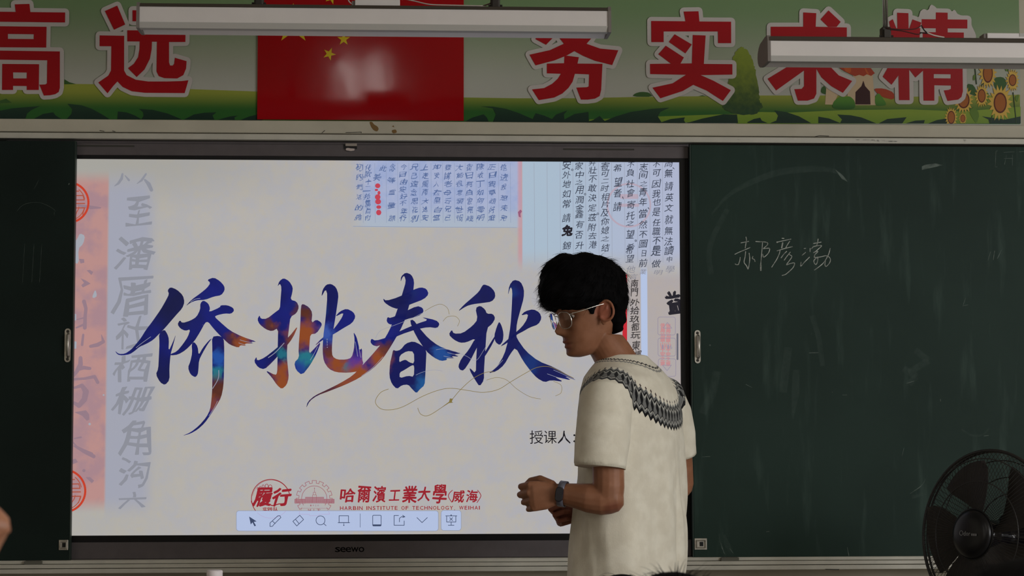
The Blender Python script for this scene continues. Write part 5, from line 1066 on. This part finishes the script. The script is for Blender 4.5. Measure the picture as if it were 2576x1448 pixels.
sleeve([P(1560, 975, -.08), P(1536, 985, -.115), P(1524, 1010, -.15), P(1519, 1060, -.175), P(1516, 1110, -.19), P(1513, 1150, -.195), P(1511, 1172, -.197)], [(.05, .06), (.062, .07), (.064, .072), (.064, .07), (.063, .066), (.060, .063), (.059, .062)])
sleeve([P(1640, 985, .09), P(1668, 1000, .12), P(1688, 1040, .15), P(1699, 1090, .17), P(1704, 1142, .185)], [(.05, .06), (.055, .062), (.052, .062), (.050, .06), (.047, .056)])
so = fuse(sw_, 'sweater', None, man, .0042, 4, .5)
N0 = P(1577, 902, 0)
me = so.data
vals = []; bmn = bmesh.new(); bmn.from_mesh(me); bmn.normal_update(); bmn.verts.ensure_lookup_table()
NB = 72; acc = [[Vector((0, 0, 0)), 0] for _ in range(NB)]
def azi(d): return (math.atan2(d.dot(rd_), -d.dot(fd))/(2*math.pi)) % 1.0
for v in bmn.verts:
    d = v.co-N0
    if .175 < d.length < .205 and d.z < -.03: q = acc[int(azi(d)*NB) % NB]; q[0] += v.co; q[1] += 1
pts_ = [q[0]/q[1] if q[1] else None for q in acc]
for i in range(NB):
    if pts_[i] is None: pts_[i] = pts_[i-1] or pts_[i-2] or N0
cum = [0.0]
for i in range(NB): cum.append(cum[-1]+(pts_[(i+1) % NB]-pts_[i]).length)
def arc(a):
    x = (a*NB-.5) % NB; i = int(x); f_ = x-i; return (cum[i]+(cum[i+1]-cum[i])*f_)/cum[-1]
for v in bmn.verts:
    p = v.co; d = p-N0; d.z *= 1.0; r_ = d.length; a_ = azi(d); u_ = arc(a_)
    vals += [r_, u_, p.z]
    low = max(0, min(1, (N0.z-p.z-.16)/.25))
    ang = a_*2*math.pi; fold = noise.noise(Vector((ang*1.6, p.z*2.2, 3.1)))*.020*low+noise.noise(Vector((ang*4+p.z*2.5, p.z*3.5, 9)))*.006*low+.0015*noise.noise(p*14)
    # pulled folds running from under the arm
    fold += .0045*low*math.sin(ang*9+p.z*16+3*noise.noise(p*5))*max(0, noise.noise(p*4)+.3)
    v.co = p+v.normal*fold*1.35
bmn.to_mesh(me); bmn.free(); a = me.attributes.new('yoke', 'FLOAT_VECTOR', 'POINT')
a.data.foreach_set('vector', vals)
t = NT('knitted_sweater'); at_ = t.add('ShaderNodeAttribute', attribute_name='yoke'); sp = t.add('ShaderNodeSeparateXYZ', {0: at_.outputs['Vector']}); R_, U_, Zz = sp.outputs
cream = t.mix(t.ss(t.noise(25, 3), .35, .7), L(216, 208, 190), L(228, 221, 204)); blk = L(20, 20, 22); gry = L(112, 112, 110); lgt = L(170, 168, 160)
tt_ = t.math('FRACT', t.math('MULTIPLY', U_, 58.0)); tri = t.math('MULTIPLY', t.math('ABSOLUTE', t.math('SUBTRACT', tt_, .5)), 2.0)
u = t.math('DIVIDE', t.math('SUBTRACT', R_, .158), .047); v = t.math('ADD', u, t.math('MULTIPLY', tri, .17))
zig = t.ramp(t.math('MULTIPLY', v, .6), [(0, (1, 1, 1, 1)), (.10, gry), (.17, blk), (.22, lgt), (.27, gry), (.50, blk), (.53, lgt), (.565, gry), (.615, blk), (.70, (1, 1, 1, 1))], const=True)
# where the ramp is white use the cream wool
inb = t.math('MULTIPLY', t.math('GREATER_THAN', v, .167), t.math('LESS_THAN', v, 1.166)); c = t.mix(inb, cream, zig)
dia = t.math('ADD', t.math('DIVIDE', t.math('ABSOLUTE', t.math('SUBTRACT', u, .52)), .30), t.math('DIVIDE', t.math('SUBTRACT', 1.0, tri), .62))
c = t.mix(t.math('LESS_THAN', dia, 1.0), c, blk)
dot = t.math('ADD', t.math('DIVIDE', t.math('ABSOLUTE', t.math('SUBTRACT', u, -.04)), .09), t.math('DIVIDE', t.math('SUBTRACT', 1.0, tri), .4)); c = t.mix(t.math('LESS_THAN', dot, 1.0), c, L(84, 70, 66))
tri2 = t.math('MULTIPLY', t.math('ABSOLUTE', t.math('SUBTRACT', t.math('FRACT', t.math('MULTIPLY', U_, 44.0)), .5)), 2.0)
v2 = t.math('ADD', R_, t.math('MULTIPLY', tri2, .004))
c = t.mix(t.math('MULTIPLY', t.math('GREATER_THAN', v2, .0775), t.math('LESS_THAN', v2, .0815)), c, blk)
v3 = t.math('SUBTRACT', R_, t.math('MULTIPLY', tri2, .003)); c = t.mix(t.math('MULTIPLY', t.math('GREATER_THAN', v3, .0825), t.math('LESS_THAN', v3, .0875)), c, L(140, 138, 132))
t.set(t.b.inputs['Base Color'], c); t.b.inputs['Roughness'].default_value = .95; t.b.inputs['Specular IOR Level'].default_value = .1; t.b.inputs['Sheen Weight'].default_value = .15
mp = t.add('ShaderNodeMapping', {'Vector': t.pos(), 'Scale': (1, 1, .45)}).outputs[0]
bn = t.add('ShaderNodeBump', {'Strength': .35, 'Distance': .001, 'Height': t.noise(420, 2, vec=mp)}); t.l.new(bn.outputs[0], t.b.inputs['Normal'])
me.materials.append(t.m)
# cuffs, collar and hem ribs
rib = mat('sweater_rib', L(222, 214, 194), .95)
def cuff(name, c, d, r1, r2, h, n=64, th=.0005, par=so):
    d = Vector(d).normalized(); _, a_, b_ = ring_ax(Vector(c), d, r1, r2); b = MB(); rr_ = []
    for o_, q in ((0, 0), (0, th), (h*.5, th*1.2), (h, th), (h, 0), (h*.5, -.001)):
        rr_.append([Vector(c)+d*o_+(a_*math.cos(2*math.pi*j/n)+b_*math.sin(2*math.pi*j/n))*(1+(q+(.0008 if j % 2 else 0))/max(r1, .03)) for j in range(n)])
    rr_.append(rr_[0]); b.rings(rr_, cap=False); return b.build(name, rib, par, True)
cuff('cuff', P(1512, 1147, -.195), P(1511, 1172, -.197)-P(1513, 1147, -.195), .0585, .0615, .026, 120)
cuff('cuff', P(1702, 1118, .178), P(1704, 1142, .185)-P(1702, 1118, .178), .0465, .0555, .024, 120)
# trousers and shoes
tr = MB(); tz = P(1577, 1500).z
bx0 = Vector((P(1577, 1448).x, Y0, 0))
loft(tr, [(bx0+ZU*(tz+.03), rd_*.165, fd*.105), (bx0+ZU*(tz-.06), rd_*.175, fd*.115), (bx0+ZU*(tz-.14), rd_*.17, fd*.11)], 32)
for s_, fx_ in ((1, .10), (-1, -.06)):
    h0 = bx0+rd_*.09*s_
    limb(tr, [h0+ZU*(tz-.08), h0+fd*fx_*.5+ZU*.50, h0+fd*(fx_*.5-.02)+ZU*.28, h0+fd*(fx_-.02)+ZU*.10], [.095, .072, .066, .06], 20, ends=False)
fuse(tr, 'trousers', mat('dark_trousers', L(44, 44, 50), .9, var=.1), man, .008, 4)
for s_, fx_ in ((1, .10), (-1, -.06)):
    h0 = bx0+rd_*.09*s_+fd*(fx_+.02); b = MB()
    loft(b, [(h0+fd*-.11+ZU*.035, rd_*.02, ZU*.02), (h0+fd*-.09+ZU*.045, rd_*.036, ZU*.044), (h0+fd*.0+ZU*.045, rd_*.040, ZU*.045), (h0+fd*.09+ZU*.032, rd_*.048, ZU*.032), (h0+fd*.15+ZU*.024, rd_*.040, ZU*.024), (h0+fd*.175+ZU*.018, rd_*.018, ZU*.012)], 20, 2.6)
    b.build('shoe', mat('white_sneaker', L(205, 203, 198), .6), man, True)
# hair
hm = MB()
ellipsoid(hm, P(1468, 716, -.004), Vector((.108, 0, 0)), Vector((0, .088, 0)), ZU*.076, 28, 20)
ellipsoid(hm, P(1407, 738, -.02), Vector((.052, .01, 0)), Vector((0, .070, 0)), ZU*.048, 24, 16)
ellipsoid(hm, P(1440, 690, -.01), Vector((.075, 0, 0)), Vector((0, .072, 0)), ZU*.050, 24, 16)
ellipsoid(hm, P(1536, 745, 0), Vector((.041, 0, 0)), Vector((0, .084, 0)), ZU*.075, 24, 16)
ellipsoid(hm, P(1549, 800, .01), Vector((.024, 0, 0)), Vector((0, .062, 0)), ZU*.040, 24, 16)
ellipsoid(hm, P(1448, 744, -.036), Vector((.077, 0, 0)), Vector((0, .069, 0)), ZU*.046, 24, 16)
for s_ in (1, -1): ellipsoid(hm, HP(.024, s_*.068, .016), hf*.013, hr*.010, hu*.030, 12, 10)
for s_ in (1, -1): ellipsoid(hm, HP(-.004, s_*.066, .032), hf*.034, hr*.016, hu*.022, 14, 12)
ho = fuse(hm, 'hair', M['hair'], man, .006, 6, .5)
bmn = bmesh.new(); bmn.from_mesh(ho.data); bmn.normal_update()
for v in bmn.verts: v.co += v.normal*(.006*noise.noise(v.co*38)+.004*noise.noise(Vector((v.co.x*30, v.co.y*30, v.co.z*90))))
bmn.to_mesh(ho.data); bmn.free()
rn = random.Random(11); me = ho.data; smp = []; cr = P(1500, 690, 0)
V_ = me.vertices
for v in rn.sample(list(V_), min(len(V_), 4200)):
    n_ = v.normal.copy(); p = v.co.copy()
    if p.z < P(1500, 800).z and p.x < P(1525, 800).x: continue
    rad = p-cr; rad.z = 0; fl = (rad.normalized()*.8+ZU*-.45); fl = fl-n_*fl.dot(n_)
    if fl.length < .05: fl = Vector((-1, 0, 0))
    if p.z < P(1500, 775).z and p.x > P(1420, 775).x: continue
    smp.append((p, n_, fl.normalized()))
strands('hair_strands', smp, ho, rn, (.010, .032), .0006, .55, .28, .5)
# ---------------------------------------------------------------- seated students whose heads just reach the frame
def student(sname, label, px, py, Yd, hairw, shirt, rnd_, face=Vector((0, 1, 0)), hand_up=None, tuft=900, ln=(.02, .06), hz=None, droop=.3, spread=.2):
    top = at(px, py, Yd); X_, Z_ = top.x, top.z
    r = thing('person', label, 'person', (X_, Yd, 0))
    def Q(dx, dyf, z): return Vector((X_+dx, Yd+dyf, Z_+z))
    b = MB(); sc = Z_/1.25
    ellipsoid(b, Q(0, .0, -.125), Vector((.074, 0, 0)), Vector((0, .092, 0)), ZU*.108, 24, 18)
    ellipsoid(b, Q(0, .055, -.175), Vector((.05, 0, 0)), Vector((0, .042, 0)), ZU*.06, 20, 14)
    ellipsoid(b, Q(0, .102, -.150), Vector((.010, 0, 0)), Vector((0, .016, 0)), ZU*.020)
    for s_ in (1, -1): ellipsoid(b, Q(s_*.078, .0, -.14), Vector((.006, 0, 0)), Vector((0, .014, 0)), ZU*.028)
    loft(b, [(Q(0, -.01, -.19), Vector((.052, 0, 0)), Vector((0, .052, 0))), (Q(0, -.015, -.27), Vector((.058, 0, 0)), Vector((0, .055, 0)))], 20)
    loft(b, [(Q(0, -.015, -.25), Vector((.06, 0, 0)), Vector((0, .05, 0))), (Q(0, -.015, -.31), Vector((.165, 0, 0)), Vector((0, .08, 0))), (Q(0, -.02, -.45), Vector((.17, 0, 0)), Vector((0, .10, 0))), (Q(0, -.02, -.62), Vector((.15, 0, 0)), Vector((0, .095, 0))), (Vector((X_, Yd-.02, .43)), Vector((.17, 0, 0)), Vector((0, .11, 0)))], 28)
    for s_ in (1, -1):
        sh = Q(s_*.18, -.015, -.33); el_ = Q(s_*.24, .10, -.56); hd_ = Q(s_*.10, .30, -.55)
        if hand_up is not None and s_ == hand_up[0]: el_ = Q(s_*.26, .16, -.46); hd_ = hand_up[1]
        limb(b, [sh, (sh+el_)/2, el_], [.05, .044, .038]); limb(b, [el_, (el_+hd_)/2, hd_], [.037, .034, .025])
        hand(b, hd_, (hd_-el_).normalized() if hand_up is None or s_ != hand_up[0] else hand_up[2], ZU if hand_up is None or s_ != hand_up[0] else hand_up[3], .9, curl=(.5, .6, .4) if hand_up is None or s_ != hand_up[0] else (1.2, 1.4, .8))
        kn = Vector((X_+s_*.12, Yd+.40, .50)); limb(b, [Vector((X_+s_*.09, Yd, .50)), kn], [.08, .06]); limb(b, [kn, Vector((X_+s_*.12, Yd+.40, .28)), Vector((X_+s_*.12, Yd+.40, .08))], [.057, .05, .038]); limb(b, [Vector((X_+s_*.12, Yd+.36, .038)), Vector((X_+s_*.12, Yd+.54, .032))], [.037, .03])
    fuse(b, 'body', M['skin2'], r, .006, 3)
    b = MB(); loft(b, [(Q(0, -.015, -.275), Vector((.085, 0, 0)), Vector((0, .068, 0))), (Q(0, -.015, -.315), Vector((.175, 0, 0)), Vector((0, .092, 0))), (Q(0, -.02, -.45), Vector((.185, 0, 0)), Vector((0, .115, 0))), (Q(0, -.02, -.62), Vector((.17, 0, 0)), Vector((0, .112, 0))), (Vector((X_, Yd-.02, .48)), Vector((.182, 0, 0)), Vector((0, .125, 0)))], 32)
    for s_ in (1, -1):
        el_ = Q(s_*.24, .10, -.56) if not (hand_up and hand_up[0] == s_) else Q(s_*.26, .16, -.46); sh = Q(s_*.16, -.015, -.335); limb(b, [sh, sh+(el_-sh)*.75], [.066, .060], 20, ends=False)
    fuse(b, 'shirt', shirt, r, .008, 4)
    b = MB()
    for s_ in (1, -1):
        kn = Vector((X_+s_*.12, Yd+.40, .50)); limb(b, [Vector((X_+s_*.09, Yd-.03, .52)), kn], [.095, .07]); limb(b, [kn, Vector((X_+s_*.12, Yd+.40, .12))], [.068, .058])
    fuse(b, 'trousers', M['uniform'], r, .01, 4)
    b = MB(); ellipsoid(b, Q(0, -.012, -.100), Vector((hairw, 0, 0)), Vector((0, .104, 0)), ZU*.100, 28, 20); ellipsoid(b, Q(0, -.055, -.165), Vector((hairw*.8, 0, 0)), Vector((0, .055, 0)), ZU*.06, 20, 14)
    h_ = fuse(b, 'hair', M['hair'], r, .007, 5)
    smp = []; me_ = h_.data
    for v in rnd_.sample(list(me_.vertices), min(len(me_.vertices), tuft)):
        fl = Vector((v.co.x-X_, v.co.y-Yd, 0)); fl = fl.normalized() if fl.length > .001 else Vector((1, 0, 0)); smp.append((v.co.copy(), v.normal.copy(), fl))
    strands('hair_strands', smp, h_, rnd_, ln, .0006, droop, spread, .9)
    # stool
    st_ = thing('stool', 'wooden stool under the '+sname, 'stool', (X_, Yd, 0))
    b = MB(); b.box(X_-.17, X_+.17, Yd-.14, Yd+.14, .395, .42, .004); b.build('seat', wood, st_)
    for sx in (-.14, .14):
        for sy in (-.11, .11): b = MB(); b.box(X_+sx-.015, X_+sx+.015, Yd+sy-.015, Yd+sy+.015, 0, .395); b.build('leg', M['darkmetal'], st_)
    return r
M['skin2'] = skinmat('skin_plain'); M['uniform'] = mat('dark_uniform', L(34, 36, 46), .9); sh1 = mat('white_shirt', L(206, 206, 200), .9); sh2 = mat('black_shirt', L(16, 16, 18), .9)
student('student with ruffled hair', 'seated student with ruffled dark hair, its tufts overlapping the hem of the sweater', 1690, 1434, -3.6, .082, sh1, random.Random(2), tuft=2600, ln=(.008, .028), droop=.0, spread=.7)
student('student with the smooth crown', 'seated student with a smooth dark crown low in front of the sweater', 1563, 1441, -2.5, .078, sh1, random.Random(4), tuft=500, ln=(.02, .05), droop=.9)
student('student at the right corner', 'seated student in black at the bottom right corner with a dark blurred head', 2592, 1398, -4.35, .086, sh2, random.Random(6), tuft=600, ln=(.01, .03), droop=.8)
hp = at(-80, 1284, -4.5)
student('student at the left edge', 'seated student at the left edge with a raised fist just entering the picture', -1450, 1330, -4.72, .08, sh1, random.Random(8), tuft=500, hand_up=(1, hp+Vector((-.07, -.02, -.02)), Vector((.85, .2, .5)), Vector((-.4, .1, 1))))
bpy.data.objects.remove(fob)
